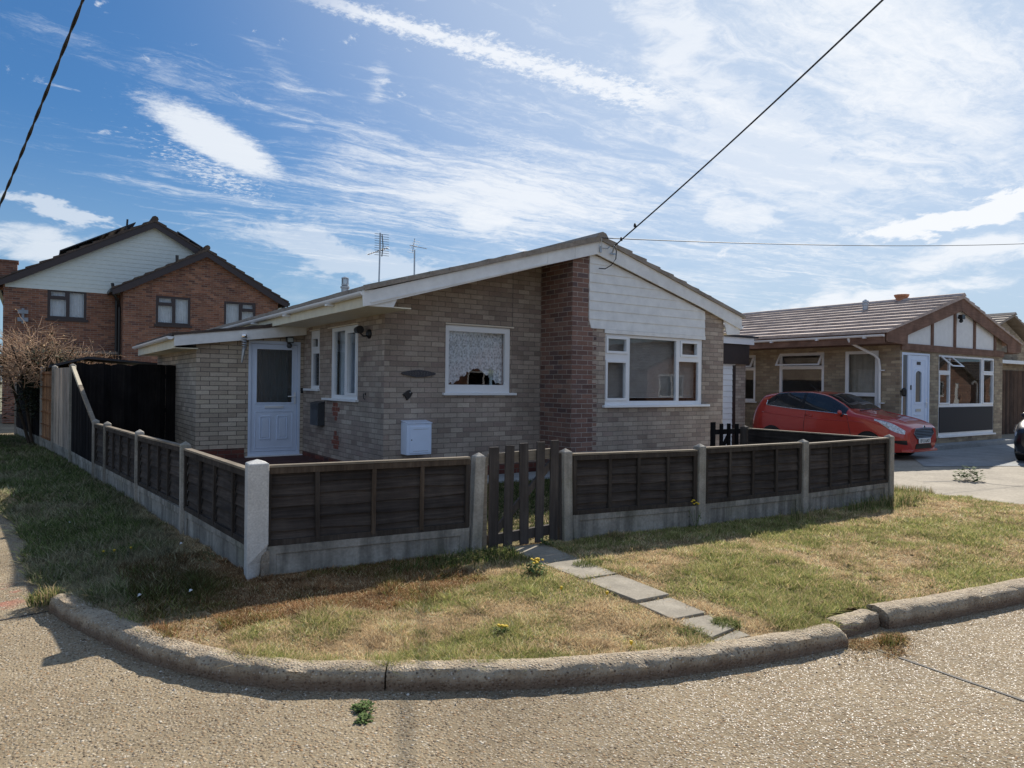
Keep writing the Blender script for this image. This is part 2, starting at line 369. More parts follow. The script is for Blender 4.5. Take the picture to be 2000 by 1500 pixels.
BATTEN = wood('fence_batten', ((.05, .038, .03), (.08, .062, .048), (.12, .095, .074)), along='y', spec=.1)
RAIL = wood('weathered_rail', ((.13, .11, .09), (.21, .18, .14), (.32, .28, .22)))
GATEW = wood('grey_gate_timber', ((.045, .039, .036), (.078, .068, .062), (.12, .105, .094)), along='y')
GREYV = wood('grey_weathered_boards', ((.26, .22, .18), (.36, .31, .26), (.45, .40, .34)), along='y')
ORANGEV = wood('orange_brown_boards', ((.18, .10, .055), (.26, .145, .08), (.33, .195, .11)), along='y')
CONC = concrete('fence_concrete', (.42, .39, .34), .62, 4, bump=.4, streak=.35, green=.25)
CONCB = concrete('gravel_board_concrete', (.36, .34, .30), .55, 3, bump=.3, streak=.5, green=.3)
CONCW = concrete('painted_concrete', (.56, .55, .52), .85, 5, bump=.2, streak=.12)
RUBBLE = concrete('broken_concrete', (.30, .26, .21), .5, 20, speck=.6, bump=.9)
SLAB = concrete('paving_concrete', (.33, .295, .235), .68, 5, bump=.4, speck=.15)
DRIVE = concrete('driveway_concrete', (.35, .31, .245), .7, 1.4, speck=.45, bump=.5)
SMOOTHC = concrete('smooth_concrete', (.30, .31, .31), .75, 2, bump=.15)
PATIO = concrete('red_patio', (.10, .05, .045), .6, 4)
BLACK = simple('black_plastic', (.012, .012, .013), .4)
DGREY = simple('dark_grey_metal', (.06, .065, .07), .45, .3)
GALV = simple('galvanised_metal', (.42, .44, .46), .42, .85, .15)
CHROME = simple('chrome', (.8, .8, .8), .08, 1, 0)
FELT = simple('roof_felt', (.035, .036, .042), .9, var=.2)
TERRA = simple('terracotta', (.42, .19, .10), .8)
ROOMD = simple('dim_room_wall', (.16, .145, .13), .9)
GLASS = glassmat('window_glass')
GLASSF = glassmat('frosted_glass', (.60, .66, .68), extra=.10, rough=.3)
CABLE = simple('cable_sheath', (.02, .021, .024), .6)
REDBR = simple('red_brick_face', (.22, .075, .05), .9, var=.3, scale=20)
def tile(name, a, b, c):
    def f(g, bs):
        p = g.pos(); n = g.noise(p, 3.2, 6, .7); n2 = g.noise(p, 24, 4, .65)
        col = g.ramp(g.m('ADD', g.m('MULTIPLY', n, .6), g.m('MULTIPLY', n2, .4)), [(.33, a), (.5, b), (.68, c)])
        lich = g.m('MULTIPLY', g.sstep(g.vor(p, 11), .22, .12), g.sstep(g.noise(p, 2.0, 2), .45, .6))
        col = g.mix(g.m('MULTIPLY', lich, .5), col, (.30, .28, .16))
        g.put(bs.inputs['Base Color'], col); bs.inputs['Roughness'].default_value = .9; bs.inputs['Specular IOR Level'].default_value = .25
        g.bump(n2, .5, .006, bs)
    return mat(name, f)
TILE = tile('grey_brown_tiles', (.19, .16, .135), (.29, .25, .21), (.39, .34, .29))
TILEN = tile('buff_concrete_tiles', (.30, .225, .19), (.45, .36, .31), (.56, .465, .41))
TILED = tile('dark_brown_tiles', (.05, .038, .034), (.085, .065, .055), (.13, .10, .085))
def grassm(g, b):
    g.put(b.inputs['Base Color'], g.attr('Col')); b.inputs['Roughness'].default_value = .9; b.inputs['Specular IOR Level'].default_value = .05
    b.inputs['Subsurface Weight'].default_value = 0
GRASS = mat('grass_blades', grassm)
_t = GRASS.node_tree; _o = _t.nodes['Material Output']; _ge = _t.nodes.new('ShaderNodeNewGeometry'); _v1 = _t.nodes.new('ShaderNodeVectorMath'); _v1.operation = 'MULTIPLY_ADD'; _v1.inputs[1].default_value = (.45, .45, .45); _v1.inputs[2].default_value = (0, 0, 1); _t.links.new(_ge.outputs['Normal'], _v1.inputs[0]); _v2 = _t.nodes.new('ShaderNodeVectorMath'); _v2.operation = 'NORMALIZE'; _t.links.new(_v1.outputs[0], _v2.inputs[0]); _t.links.new(_v2.outputs[0], _t.nodes['Principled BSDF'].inputs['Normal']); _x = _t.nodes.new('ShaderNodeMixShader'); _d = _t.nodes.new('ShaderNodeBsdfTranslucent')
_x.inputs[0].default_value = .35; _t.links.new(_t.nodes['Principled BSDF'].outputs[0], _x.inputs[1]); _t.links.new(_d.outputs[0], _x.inputs[2]); _t.links.new(_x.outputs[0], _o.inputs[0])
_t.links.new([n for n in _t.nodes if n.type == 'ATTRIBUTE'][0].outputs['Color'], _d.inputs[0])
def soilf(g, b):
    p = g.pos(); n = g.noise(p, 2.2, 5, .65); n2 = g.noise(p, 45, 4, .7); fib = g.noise(g.mapping(p, (30, 90, 30), (0, 0, .6)), 1, 5, .7, 2)
    c = g.ramp(g.m('ADD', g.m('MULTIPLY', n2, .55), g.m('MULTIPLY', fib, .45)), [(.3, (.17, .12, .075)), (.5, (.38, .28, .165)), (.7, (.56, .43, .27))])
    c = g.mix(g.sstep(n, .42, .64), c, g.ramp(n2, [(.3, (.08, .085, .03)), (.7, (.22, .20, .09))]))
    g.put(b.inputs['Base Color'], c); b.inputs['Roughness'].default_value = .95; b.inputs['Specular IOR Level'].default_value = .1
    g.bump(g.m('ADD', n2, fib), 1, .012, b)
SOIL = mat('dry_turf_soil', soilf)
def roadf(g, b):
    p = g.pos(); px, py, pz = g.sep(p)
    side = g.sstep(g.m('ADD', g.m('SUBTRACT', px, g.m('MULTIPLY', py, .35)), g.m('MULTIPLY', g.m('SUBTRACT', g.noise(p, .7, 3), .5), 1.6)), .3, 2.6)   # shinier, glinting stones towards the right
    v1 = g.vor(p, 62, out='Color'); d1 = g.vor(p, 62); a, bb, cc = g.sep(v1)
    v2 = g.vor(p, 120, out='Color'); a2, b2, c2 = g.sep(v2); d2 = g.vor(p, 120)
    base = g.ramp(g.noise(p, 1.3, 5, .65), [(.3, (.24, .19, .125)), (.7, (.36, .29, .19))])
    base = g.mix(1, base, g.ramp(g.noise(p, 160, 3, .7), [(.3, .7), (.7, 1.2)]), 'MULTIPLY')
    pal = g.ramp(a, [(0, (.075, .06, .048)), (.18, (.19, .13, .08)), (.4, (.33, .25, .16)), (.62, (.42, .36, .26)), (.80, (.29, .165, .08)), (.9, (.44, .38, .29)), (1, (.60, .55, .46))])
    base = g.mix(g.m('MULTIPLY', g.sstep(d1, .62, .40), g.m('ADD', .35, g.m('MULTIPLY', bb, .6))), base, pal)
    pal2 = g.ramp(a2, [(0, (.05, .042, .035)), (.3, (.22, .17, .11)), (.7, (.40, .34, .25)), (1, (.55, .50, .42))])
    base = g.mix(g.m('MULTIPLY', g.sstep(d2, .5, .3), g.sstep(b2, .35, .5)), base, pal2)
    base = g.mix(g.m('MULTIPLY', side, .35), base, g.mix(1, base, (.92, .91, .90), 'MULTIPLY'))
    stone = g.m('MULTIPLY', g.sstep(c2, .86, .92), g.sstep(d2, .5, .36)); shiny = g.m('MULTIPLY', stone, side)
    base = g.mix(g.m('MULTIPLY', shiny, .6), base, (.62, .58, .52))  # sun glint painted into the colour of the shiny stones
    big = g.noise(p, .55, 5, .65); base = g.mix(1, base, g.ramp(big, [(.3, .74), (.7, 1.12)]), 'MULTIPLY'); base = g.mix(g.m('MULTIPLY', g.sstep(g.noise(g.mapping(p, (1, 1, 1), (0, 0, .5), (4, 2, 0)), 1.7, 5, .7), .60, .74), .45), base, (.10, .08, .055))
    red = g.m('MULTIPLY', g.sstep(g.noise(p, 5, 3), .52, .66), g.sstep(g.vm('DISTANCE', p, (-.42, 6.5, 0)), .6, .25))
    base = g.mix(g.m('MULTIPLY', red, .55), base, (.42, .13, .10))
    g.put(b.inputs['Base Color'], base)
    g.put(b.inputs['Roughness'], g.m('SUBTRACT', .9, g.m('MULTIPLY', shiny, .46)))
    g.put(b.inputs['Specular IOR Level'], g.m('ADD', .06, g.m('MULTIPLY', shiny, .6)))
    h = g.m('ADD', g.m('MULTIPLY', g.sstep(d1, .7, .1), g.m('ADD', .25, bb)), g.m('MULTIPLY', g.noise(p, 190, 3, .7), .5))
    g.bump(h, .85, .006, b)
ROAD = mat('exposed_aggregate_concrete', roadf)
def kerbf(g, b):
    p = g.pos(); n = g.noise(p, 7, 5, .7); v = g.vor(p, 62, out='Color'); d = g.vor(p, 62); a, bb, _ = g.sep(v)
    c = g.ramp(n, [(.3, (.27, .215, .15)), (.7, (.48, .40, .29))])
    pal = g.ramp(a, [(0, (.13, .10, .075)), (.3, (.28, .21, .145)), (.7, (.44, .37, .28)), (1, (.60, .55, .47))])
    c = g.mix(g.m('MULTIPLY', g.sstep(d, .5, .3), g.sstep(bb, .3, .5)), c, pal)
    g.put(b.inputs['Base Color'], c); b.inputs['Roughness'].default_value = .95; b.inputs['Specular IOR Level'].default_value = .2
    pz = g.sep(p)[2]; c2 = g.mix(g.m('MULTIPLY', g.sstep(g.m('ADD', pz, g.m('MULTIPLY', n, .04)), .105, .05), .7), c, (.13, .075, .05)); g.put(b.inputs['Base Color'], c2)  # dirt low on the kerb face, plus its shade painted into the colour
    g.bump(g.m('ADD', g.noise(p, 130, 4, .75), g.sstep(d, .6, .2)), .9, .007, b)
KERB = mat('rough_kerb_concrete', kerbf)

# ------------------------------------------------------------------ ground, road, drives
mb = MB(); mb.add([(-400, -400, -.03), (400, -400, -.03), (400, 500, -.03), (-400, 500, -.03)], [(0, 1, 2, 3)])
struct(mb.build('ground', simple('far_ground', (.16, .15, .09), .95, var=.3, scale=.4)))
mb = MB(); mb.add([(-14, -14, 0), (60, -14, 0), (60, 4, 0), (1.4, 6.2, 0), (.6, 40, 0), (-14, 40, 0)], [(0, 1, 2, 3, 4, 5)])
struct(mb.build('road', ROAD))
JOINT = simple('joint_filler', (.05, .045, .04), .8, var=.3)
for k, pts in enumerate([[(4.42, 2.36), (4.40, 2.146), (4.36, 1.519), (4.30, .3), (4.2, -4)], [(-5, 5.2), (-.9, 5.78), (-.157, 5.896), (.13, 5.945)]]):
    mb = MB(); cm = catmull([(x, y, .004) for x, y in pts], 8)
    wv_ = [.008+.006*random.random() for _ in cm]
    ps = []
    for i, p in enumerate(cm):
        d_ = (cm[min(i+1, len(cm)-1)]-cm[max(0, i-1)]).normalized(); n_ = Vector((d_.y, -d_.x, 0)); ps.append([p-n_*wv_[i], p+n_*wv_[i]])
    mb.grid(ps); struct(mb.build('road_joint', JOINT))

KB = [(.10, 6.02), (.135, 5.90), (.19, 5.66), (.386, 5.066), (.602, 4.516), (.81, 4.155), (1.017, 3.888), (1.231, 3.69), (1.573, 3.468), (1.917, 3.245), (2.282, 3.047), (2.678, 2.868), (3.128, 2.715), (3.649, 2.581), (4.053, 2.502), (4.346, 2.455)]
K2 = [(4.86, 2.49), (5.426, 2.368), (6.401, 2.215), (7.6, 2.06), (9.2, 1.92), (12, 1.8)]
def kerb_y(x): return .17*((x > 4.37) & (x < 4.86))+np.interp(x, [p[0] for p in KB]+[p[0] for p in K2], [p[1] for p in KB]+[p[1] for p in K2])
PROF = [(-.17, -.02), (-.17, .092), (-.155, .106), (-.11, .112), (-.065, .111), (-.034, .106), (-.013, .092), (-.003, .07), (.0, .03), (.001, -.02)]
def kerb(path, h=1.0, w_=1.0, round_a=0, round_b=0, label='', dz=0, rgh=.013):
    cm = catmull([(x, y, 0) for x, y in path], 14); L = [0]
    for a, b in zip(cm, cm[1:]): L.append(L[-1]+(b-a).length)
    n = int(L[-1]/.03); rows = []
    for i in range(n+1):
        s_ = L[-1]*i/n; j = min(np.searchsorted(L, s_, 'right')-1, len(cm)-2); t = (s_-L[j])/max(1e-6, L[j+1]-L[j]); p = cm[j].lerp(cm[j+1], min(1, t))
        d_ = (cm[min(j+1, len(cm)-1)]-cm[max(j-1, 0)]).normalized(); nr = Vector((d_.y, -d_.x, 0)); row = []
        k = 1.0
        if round_a and s_ < round_a: k = math.sqrt(max(.03, 1-((round_a-s_)/round_a)**2))
        if round_b and L[-1]-s_ < round_b: k = math.sqrt(max(.03, 1-((round_b-L[-1]+s_)/round_b)**2))
        for m_, (a, z) in enumerate(PROF):
            nz = (vnoise(s_*1.0, m_*.35+h*7, 9)-.5)*rgh*2 + (vnoise(s_, m_*1.3+3, 33)-.5)*rgh
            aa = (a+.085)*(.55+.45*k)-.085
            row.append(p + nr*(aa*w_+nz*.7) + Vector((0, 0, (z*h*k if z > 0 else z)+(nz*.6 if z > 0 else 0)+dz)))
        rows.append(row)
    mb = MB(); mb.grid(rows); m = len(PROF)
    mb.add(rows[0], [tuple(range(m))]); mb.add(rows[-1], [tuple(range(m))[::-1]])
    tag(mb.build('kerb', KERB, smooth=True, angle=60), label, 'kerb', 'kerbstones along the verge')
kerb(KB[:9], label='long curved kerb section at the left corner, ending in a rounded nose by the pavement', round_a=.09)
kerb([(1.581, 3.463)]+KB[9:], label='long curved kerb section in the middle, in front of the slab path', round_b=.07)
kerb([(4.40, 2.56), (4.62, 2.55), (4.83, 2.54)], h=.8, w_=.85, label='short sunken kerb block between the two long kerbs, dry grass around it', dz=.012, round_a=.03)
kerb(K2, h=1.15, w_=1.1, label='straight kerb section at the right with a broken end face')

# verge -------------------------------------------------------------
FENCE_F = [(1.44, 5.548), (3.27, 5.34), (4.30, 5.311), (5.95, 5.083), (7.629, 4.948), (9.561, 4.925)]
FENCE_L = [(1.44, 5.548), (1.265, 7.511), (1.092, 9.556), (.91, 11.57), (.82, 12.34), (.616, 14.784), (.40, 16.984), (.22, 18.5), (.03, 20.1), (-.3, 23)]
def xl(y): return np.interp(y, [5.9, 6.144, 6.991, 8.58, 10.2, 10.96, 11.4, 23], [.19, .15, -.02, -.05, -.2, -.40, -2.3, -2.5])
def fy(x): return np.interp(x, [p[0] for p in FENCE_F], [p[1] for p in FENCE_F])
def fx(y): return np.interp(y, [p[1] for p in FENCE_L], [p[0] for p in FENCE_L])
def in_verge(x, y, back=.10):
    wob = (vnoise(x, y, 5)-.5)*.12
    front = (y > kerb_y(x)+.10) & (y < np.where(x < 9.6, fy(x)+back, 6.2)) & (x > 1.3) & (x < 11.25+(y-4)*.03+wob)
    left = (x > xl(y)+wob*.8) & (x < fx(y)+back) & (y > np.where(x < 1.7, kerb_y(x)+.1, 5)) & (x > np.interp(y, [3.6, 3.888, 4.155, 4.516, 5.066, 5.66, 6.0], [1.3, 1.02, .81, .602, .386, .19, .1])*np.where(y < 6, 1, 0)+np.where(y < 6, .10, -9)) & (y < 23)
    return front | left
def gz(x, y):
    a = np.clip((y-kerb_y(x))/1.6, 0, 1); zf = .082+.058*a
    b = np.clip((x-xl(y))/.9, 0, 1); zl = .012+.128*b
    z = np.where(x > 1.35, zf, np.where(y > 6.2, zl, np.minimum(zf, .05+.09*np.clip((x-.1)/.6, 0, 1)+np.clip(6-y, 0, .4)*.1)))
    r_z = np.clip((x-10.2)/1.0, 0, 1); z = z*(1-r_z)+.052*r_z
    pth = np.clip((np.abs(x-np.interp(y, [2.7, 5.3], [3.6, 3.8]))-.2)/.2, 0, 1)
    return z+((vnoise(x, y, 3)-.5)*.02+(vnoise(x+9, y, 11)-.5)*.010)*pth
st = .07; xs = np.arange(-2.6, 11.6, st); ys = np.arange(1.9, 23, st)
XX, YY = np.meshgrid(xs, ys); IN = in_verge(XX, YY); ZZ = gz(XX, YY)
idx = -np.ones(XX.shape, int); vsl = []; mb = MB()
for j in range(len(ys)-1):
    for i in range(len(xs)-1):
        if IN[j, i] or (IN[j, i+1] and IN[j+1, i]):
            q_ = []
            for jj, ii in ((j, i), (j, i+1), (j+1, i+1), (j+1, i)):
                if idx[jj, ii] < 0: idx[jj, ii] = len(mb.v); mb.v.append((XX[jj, ii], YY[jj, ii], ZZ[jj, ii]))
                q_.append(idx[jj, ii])
            mb.f.append(q_); mb.mi.append(0)
struct(mb.build('verge', SOIL, smooth=True, fixn=False))

# garden, patio, driveways
mb = MB(); mb.add([(1.5, 5.5, .15), (9.7, 5.0, .15), (9.7, 9.0, .17), (4.4, 13.6, .17), (.7, 15, .16)], [(0, 1, 2, 3, 4)])
struct(mb.build('lawn', SOIL))
mb = MB(); mb.box(2.2, 4.33, 10.6, 13.42, .1, .245); mb.box(3.6, 4.33, 9.3, 10.6, .1, .225)
struct(mb.build('patio', PATIO))
mb = MB()
for i in range(9): mb.box(4.34+i*.73, 5.06+i*.73, 8.06 if i > 3 else 8.8, 8.66 if i > 3 else 9.42, .12, .197)
struct(mb.build('garden_path', SMOOTHC, bevel=.006))
mb = MB(); mb.add([(9.7, 5.2, .036), (11.2, 5.85, .042), (11.2, 3.1, .04), (40, 3.0, .04), (40, 22, .04), (9.7, 22, .04)], [(0, 1, 2, 3, 4, 5)])
struct(mb.build('driveway', DRIVE))
mb = MB(); mb.add([(15.2, 7.1, .05), (17.2, 6.1, .05), (25, 5.8, .05), (25, 9.1, .05), (18.4, 9.1, .05)], [(0, 1, 2, 3, 4)])
struct(mb.build('forecourt', SMOOTHC))
mb = MB()
for pts in [[(12.7, 5.95), (13.62, 5.60), (13.50, 5.2), (13.6, 4.78), (13.9, 3.2)]]:
    cm = catmull([(x, y, .046) for x, y in pts], 8); ps = []
    for i, p in enumerate(cm):
        d_ = (cm[min(i+1, len(cm)-1)]-cm[max(0, i-1)]).normalized(); n_ = Vector((d_.y, -d_.x, 0)); k = .012+.012*random.random(); ps.append([p-n_*k, p+n_*k])
    mb.grid(ps)
struct(mb.build('driveway_joint', JOINT))
_L = [(3.60, 5.34), (3.55, 4.66), (3.53, 4.15), (3.52, 3.54), (3.49, 3.18), (3.455, 2.83), (3.45, 2.765)]; _R = [(4.0, 5.28), (3.93, 4.72), (3.875, 4.12), (3.825, 3.52), (3.78, 3.145), (3.735, 2.87), (3.72, 2.745)]
SL = [(_L[i], _R[i], (_R[i+1][0], _R[i+1][1]+.014), (_L[i+1][0], _L[i+1][1]+.014)) for i in range(6)]
SLL = ['slab right under the picket gate, in the fence shadow', 'sunlit slab next to the shadow of the gate', 'long slab in the middle of the path', 'slab between two cracked joints of the path', 'slab with a green grass tuft on its right edge', 'last slab of the path, against the kerb']
for i, (p4, lb) in enumerate(zip(SL, SLL)):
    z = float(gz(np.array([p4[0][0]]), np.array([p4[0][1]]))[0])+.009; tl = [random.uniform(-.003, .003) for _ in p4]
    mb = MB(); mb.prism([(x, y, z-.05) for x, y in p4], (0, 0, .05))
    mb.v = [(x, y, zz_+(tl[k % 4] if k >= 4 else 0)) for k, (x, y, zz_) in enumerate(mb.v)]
    tag(mb.build('paving_slab', SLAB, bevel=.005), 'worn concrete '+lb, 'paving slab', 'slabs of the path across the verge')

# ------------------------------------------------------------------ building helpers
def on_y(y0): return lambda a, b, d=0: (a, y0+d, b)
def on_x(x0): return lambda a, b, d=0: (x0+d, a, b)
def rect(a0, a1, b0, b1): return [(a0, b0), (a1, b0), (a1, b1), (a0, b1)]
def wall(name, parent, fn, outer, holes, thick, m):
    d = Vector(fn(0, 0, thick))-Vector(fn(0, 0, 0))
    return MB().plate(outer, holes, lambda a, b: fn(a, b), d).build(name, m, parent)
def fbox(mb, fn, a0, a1, b0, b1, d0, d1):
    p, q = fn(a0, b0, d0), fn(a1, b1, d1); return mb.box(min(p[0], q[0]), max(p[0], q[0]), min(p[1], q[1]), max(p[1], q[1]), min(p[2], q[2]), max(p[2], q[2]))
def window(parent, fn, outer, panes, casements=(), d=.05, m=None, sill=None, sm=None, glass=None, name='window', sash=.028):
    """outer (a0,a1,b0,b1), panes likewise; casements = indices of panes in an opening sash"""
    m = m or WHITE; a0, a1, b0, b1 = outer
    wv_ = Vector(fn(0, 0, .06))-Vector(fn(0, 0, 0))
    root = MB().plate(rect(*outer), [rect(*p) for p in panes], lambda a, b: fn(a, b, d), wv_).build(name, m, parent, bevel=.005)
    for i in casements:
        p = panes[i]; e = sash; fm = MB()
        fm.plate(rect(p[0]-e-.012, p[1]+e+.012, p[2]-e-.012, p[3]+e+.012), [rect(p[0]+.003, p[1]-.003, p[2]+.003, p[3]-.003)], lambda a, b: fn(a, b, d-.018), Vector(fn(0, 0, .0175))-Vector(fn(0, 0, 0))); fm.build('sash', m, root, bevel=.004)
    gm = MB()
    for p in panes: fbox(gm, fn, p[0]-.005, p[1]+.005, p[2]-.005, p[3]+.005, d+.022, d+.034)
    gm.build('pane', glass or GLASS, root)
    if sill:
        s0, s1, sz0, sz1, out = sill; mb_ = MB(); fbox(mb_, fn, s0, s1, sz0, sz1, -out, d+.01); mb_.build('sill', sm or m, root, bevel=.004)
    return root
def stepped_roof(name, parent, m, eave, ridge, y0, y1, n, th=.045, ridge_cap=True, over=None):
    """one slope: eave (x,z) to ridge (x,z), n lapped courses, run along Y"""
    (xe, ze), (xr, zr) = eave, ridge; mb = MB(); prof = []
    dx_, dz_ = (xr-xe)/n, (zr-ze)/n
    for i in range(n):
        x, z = xe+dx_*i, ze+dz_*i
        prof += [(x, z+th), (x+dx_, z+dz_+.012)]
    prof.append((xr, zr-.06)); low_ = [(xe, ze-.01)]
    poly = [(x, y0, z) for x, z in prof+low_]
    k = len(prof); segs = max(1, int((y1-y0)/.33)); rows = []
    for j in range(segs+1):
        y = y0+(y1-y0)*j/segs; rows.append([(x, y, z+(vnoise(i*1.7, y*3+xe, 1)-.5)*.014) for i, (x, z) in enumerate(prof+low_)])
    mb.grid(rows); mm = k+1
    for r0, r1 in zip(rows, rows[1:]): mb.add([r0[0], r1[0], r1[-1], r0[-1]], [(0, 1, 2, 3)])
    mb.prism([tuple(p) for p in rows[0]], (0, .001, 0)); mb.prism([tuple(p) for p in rows[-1]], (0, -.001, 0))
    return mb.build(name, m, parent, fixn=True)
def tri_boards(parent, name, m, y, left, right, bot, toprail, pitch, out=.014):
    """lapped boards in a gable; left/right/top given as functions of z / x"""
    mb = MB(); z = bot
    while z < 9:
        z1 = z+pitch; a0, a1 = left(z+pitch*.5), right(z+pitch*.5)
        if a1-a0 < .12: break
        at, bt = left(z1), right(z1); ab, bb = left(z), right(z)
        z1c = z1
        v_ = [(ab, y-out, z), (bb, y-out, z), (max(bt, at+.02), y-.002, z1c), (at, y-.002, z1c), (ab, y+.01, z), (bb, y+.01, z), (max(bt, at+.02), y+.012, z1c), (at, y+.012, z1c)]
        mb.add(v_, [(0, 1, 2, 3), (7, 6, 5, 4), (0, 4, 5, 1), (1, 5, 6, 2), (2, 6, 7, 3), (3, 7, 4, 0)]); z = z1
    return mb.build(name, m, parent)
# ================================================================== the bungalow
BX, BY, CX, FY2 = 4.318, 9.65, 7.205, 8.807
bung = thing('bungalow', 'pale brick bungalow with white bargeboards and dark red brick pier, behind the low corner fence', 'house', (7.6, 9.6, .1))
ry = lambda x: 2.66+.2827*(x-3.6)                 # underside of left barge
ryr = lambda x: 3.79-.2745*(x-7.65)
wl = wall('wall', bung, on_y(BY), [(BX, .1), (CX+.05, .1), (CX+.05, 3.78), (BX, 2.965)], [rect(5.35, 6.59, 1.50, 2.575)], .11, BUFF)
wall('wall', bung, on_y(FY2), [(7.53, .1), (10.95, .1), (10.95, 2.93), (7.66, 3.83), (7.53, 3.8)], [rect(7.928, 10.36, 1.31, 2.515)], .11, BUFF)
wall('wall', bung, on_x(BX), [(BY+.1101, .1), (19, .1), (19, 2.80), (BY+.1101, 2.80)], [rect(10.67, 11.88, 1.365, 2.58), rect(12.48, 12.96, 1.52, 2.59)], .11, BUFF)
wall('wall', bung, on_x(10.95), [(FY2+.1101, .1), (18.999, .1), (18.999, 2.8), (FY2+.1101, 2.8)], [], -.11, BUFF)
wall('wall', bung, on_y(19), [(BX, .1), (10.95, .1), (10.95, 2.95), (7.66, 3.9), (BX, 2.95)], [], .1, BUFF)
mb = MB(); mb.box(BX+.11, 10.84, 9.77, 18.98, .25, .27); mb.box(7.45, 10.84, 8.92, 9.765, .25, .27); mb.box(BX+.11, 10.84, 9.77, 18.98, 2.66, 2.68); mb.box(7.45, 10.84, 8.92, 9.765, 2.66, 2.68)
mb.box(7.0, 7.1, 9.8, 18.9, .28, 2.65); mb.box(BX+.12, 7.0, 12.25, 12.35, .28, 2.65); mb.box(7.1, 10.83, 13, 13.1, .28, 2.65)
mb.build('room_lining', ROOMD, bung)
# pier of dark red brick, toothed into the pale wall
pts = [(CX, .1)]; z = .1; k = 0; rt = []
while z < 3.72:
    z1 = min(z+.079, 3.72); x = (7.745 if k % 2 else 7.66) if z < 2.55 else 7.545
    if 1.5 < z < 2.55: x -= .02
    rt += [(x, z), (x, z1)]; z = z1; k += 1
outl = [(CX, .1)]+rt+[(7.55, 3.8), (CX, 3.69)]
MB().plate(outl, [], lambda a, b: (a, FY2-.005, b), (0, .004, 0)).build('brick_pier', REDP, bung)
MB().prism([(CX, FY2-.0009, .1), (CX, BY-.001, .1), (CX, BY-.001, 3.72), (CX, FY2-.0009, 3.69)], (.1, 0, 0)).build('brick_pier', REDP, bung)
MB().box(BX-.004, CX, BY-.004, BY-.0005, .1, .33).build('plinth', DRED, bung); MB().box(BX-.004, BX-.0005, BY, 13.38, .1, .33).build('plinth', DRED, bung)
mb = MB(); hb = .225/2
for zz_, spec in ((1.0, [(11.30, 3, 0), (11.42, 3, 1)]), ):
    pass
for (yc, z0, rows_) in ((11.62, .985, (2, 3, 2, 1)), (11.60, .50, (1, 2, 3, 2))):
    mb = MB()
    for r_i, n in enumerate(rows_[::-1]):
        for j in range(n):
            y = yc+(j-(n-1)/2)*.122+(.03 if r_i % 2 else 0); mb.box(BX-.004, BX+.002, y-.054, y+.054, z0+r_i*.079+.005, z0+r_i*.079+.074)
    mb.build('brick_patch', REDBR, bung)
# gable cladding
tri_boards(bung, 'gable_cladding', WPAINT, FY2-.006, lambda z: 7.555 if z > 2.6 else 7.6, lambda z: min(10.40, 7.65+(3.80-z)/.2745), 2.585, None, .152)
MB().box(7.90, 10.41, FY2-.022, FY2-.004, 2.517, 2.583).build('gable_cladding', WPAINT, bung)
# barge boards, soffits, gutters
YB = 8.72
def barge(poly, name='bargeboard', m=WPAINT, y=YB, t=.026): return MB().prism([(x, y, z) for x, z in poly], (0, t, 0)).build(name, m, bung, bevel=.003)
barge([(3.585, 2.855), (3.60, 2.651), (3.70, 2.668), (6.63, 3.515), (6.63, 3.724), (3.75, 2.885)])
barge([(6.634, 3.724), (6.634, 3.516), (7.18, 3.67), (7.18, 3.88)]); barge([(7.184, 3.881), (7.184, 3.671), (7.648, 3.80), (7.71, 4.03)])
barge([(7.712, 4.03), (7.650, 3.80), (10.236, 3.105), (11.36, 2.757), (11.384, 2.766), (11.379, 3.015)])
barge([(3.66, 2.66), (4.04, 2.668), (4.10, 2.79), (3.9, 2.74)], 'soffit_end', y=YB+.03, t=.02); barge([(10.98, 2.64), (11.36, 2.66), (11.36, 2.77), (10.9, 2.90)], 'soffit_end', y=YB+.03, t=.02)
mb = MB(); mb.prism([(3.70, YB-.012, 2.70), (6.63, YB-.012, 3.531), (6.63, YB-.012, 3.548), (3.70, YB-.012, 2.718)], (0, .011, 0)); mb.build('bargeboard_moulding', WPAINT, bung)
mb = MB(); mb.box(3.66, 3.685, YB+.03, 19.1, 2.66, 2.83); mb.build('fascia', CREAM, bung)
MB().box(3.685, BX-.001, YB+.05, 19.1, 2.665, 2.68).build('soffit', CREAM, bung); MB().box(10.951, 11.36, YB+.05, 19.1, 2.665, 2.68).build('soffit', CREAM, bung)
def gutter(parent, x, y0, y1, z, m=WHITE, rad=.055, name='gutter', brackets=()):
    ring = [(x+rad*math.cos(t), z+rad*math.sin(t)) for t in np.linspace(math.pi, 2*math.pi, 9)]; inner = [(x+(rad-.006)*math.cos(t), z+(rad-.006)*math.sin(t)) for t in np.linspace(2*math.pi, math.pi, 9)]
    mb = MB(); mb.prism([(a, y0, b) for a, b in ring+inner], (0, y1-y0, 0)); mb.prism([(a, y0-.004, b) for a, b in ring], (0, .004, 0)); mb.prism([(a, y1, b) for a, b in ring], (0, .004, 0))
    for yb in brackets: mb.box(x-.066, x+.066, yb-.03, yb+.03, z-.085, z-.057)
    return mb.build(name, m, parent)
gutter(bung, 3.605, 8.735, 19.1, 2.845, brackets=(10.0, 12.1, 14.2, 16.3)); gutter(bung, 11.43, 8.76, 19.1, 2.83)
rf = stepped_roof('roof', bung, TILE, (3.60, 2.875), (7.735, 4.085), YB-.035, 19.2, 13)
r2 = stepped_roof('roof', bung, TILE, (11.46, 2.985), (7.735, 4.085), YB-.035, 19.2, 11)
mb = MB()
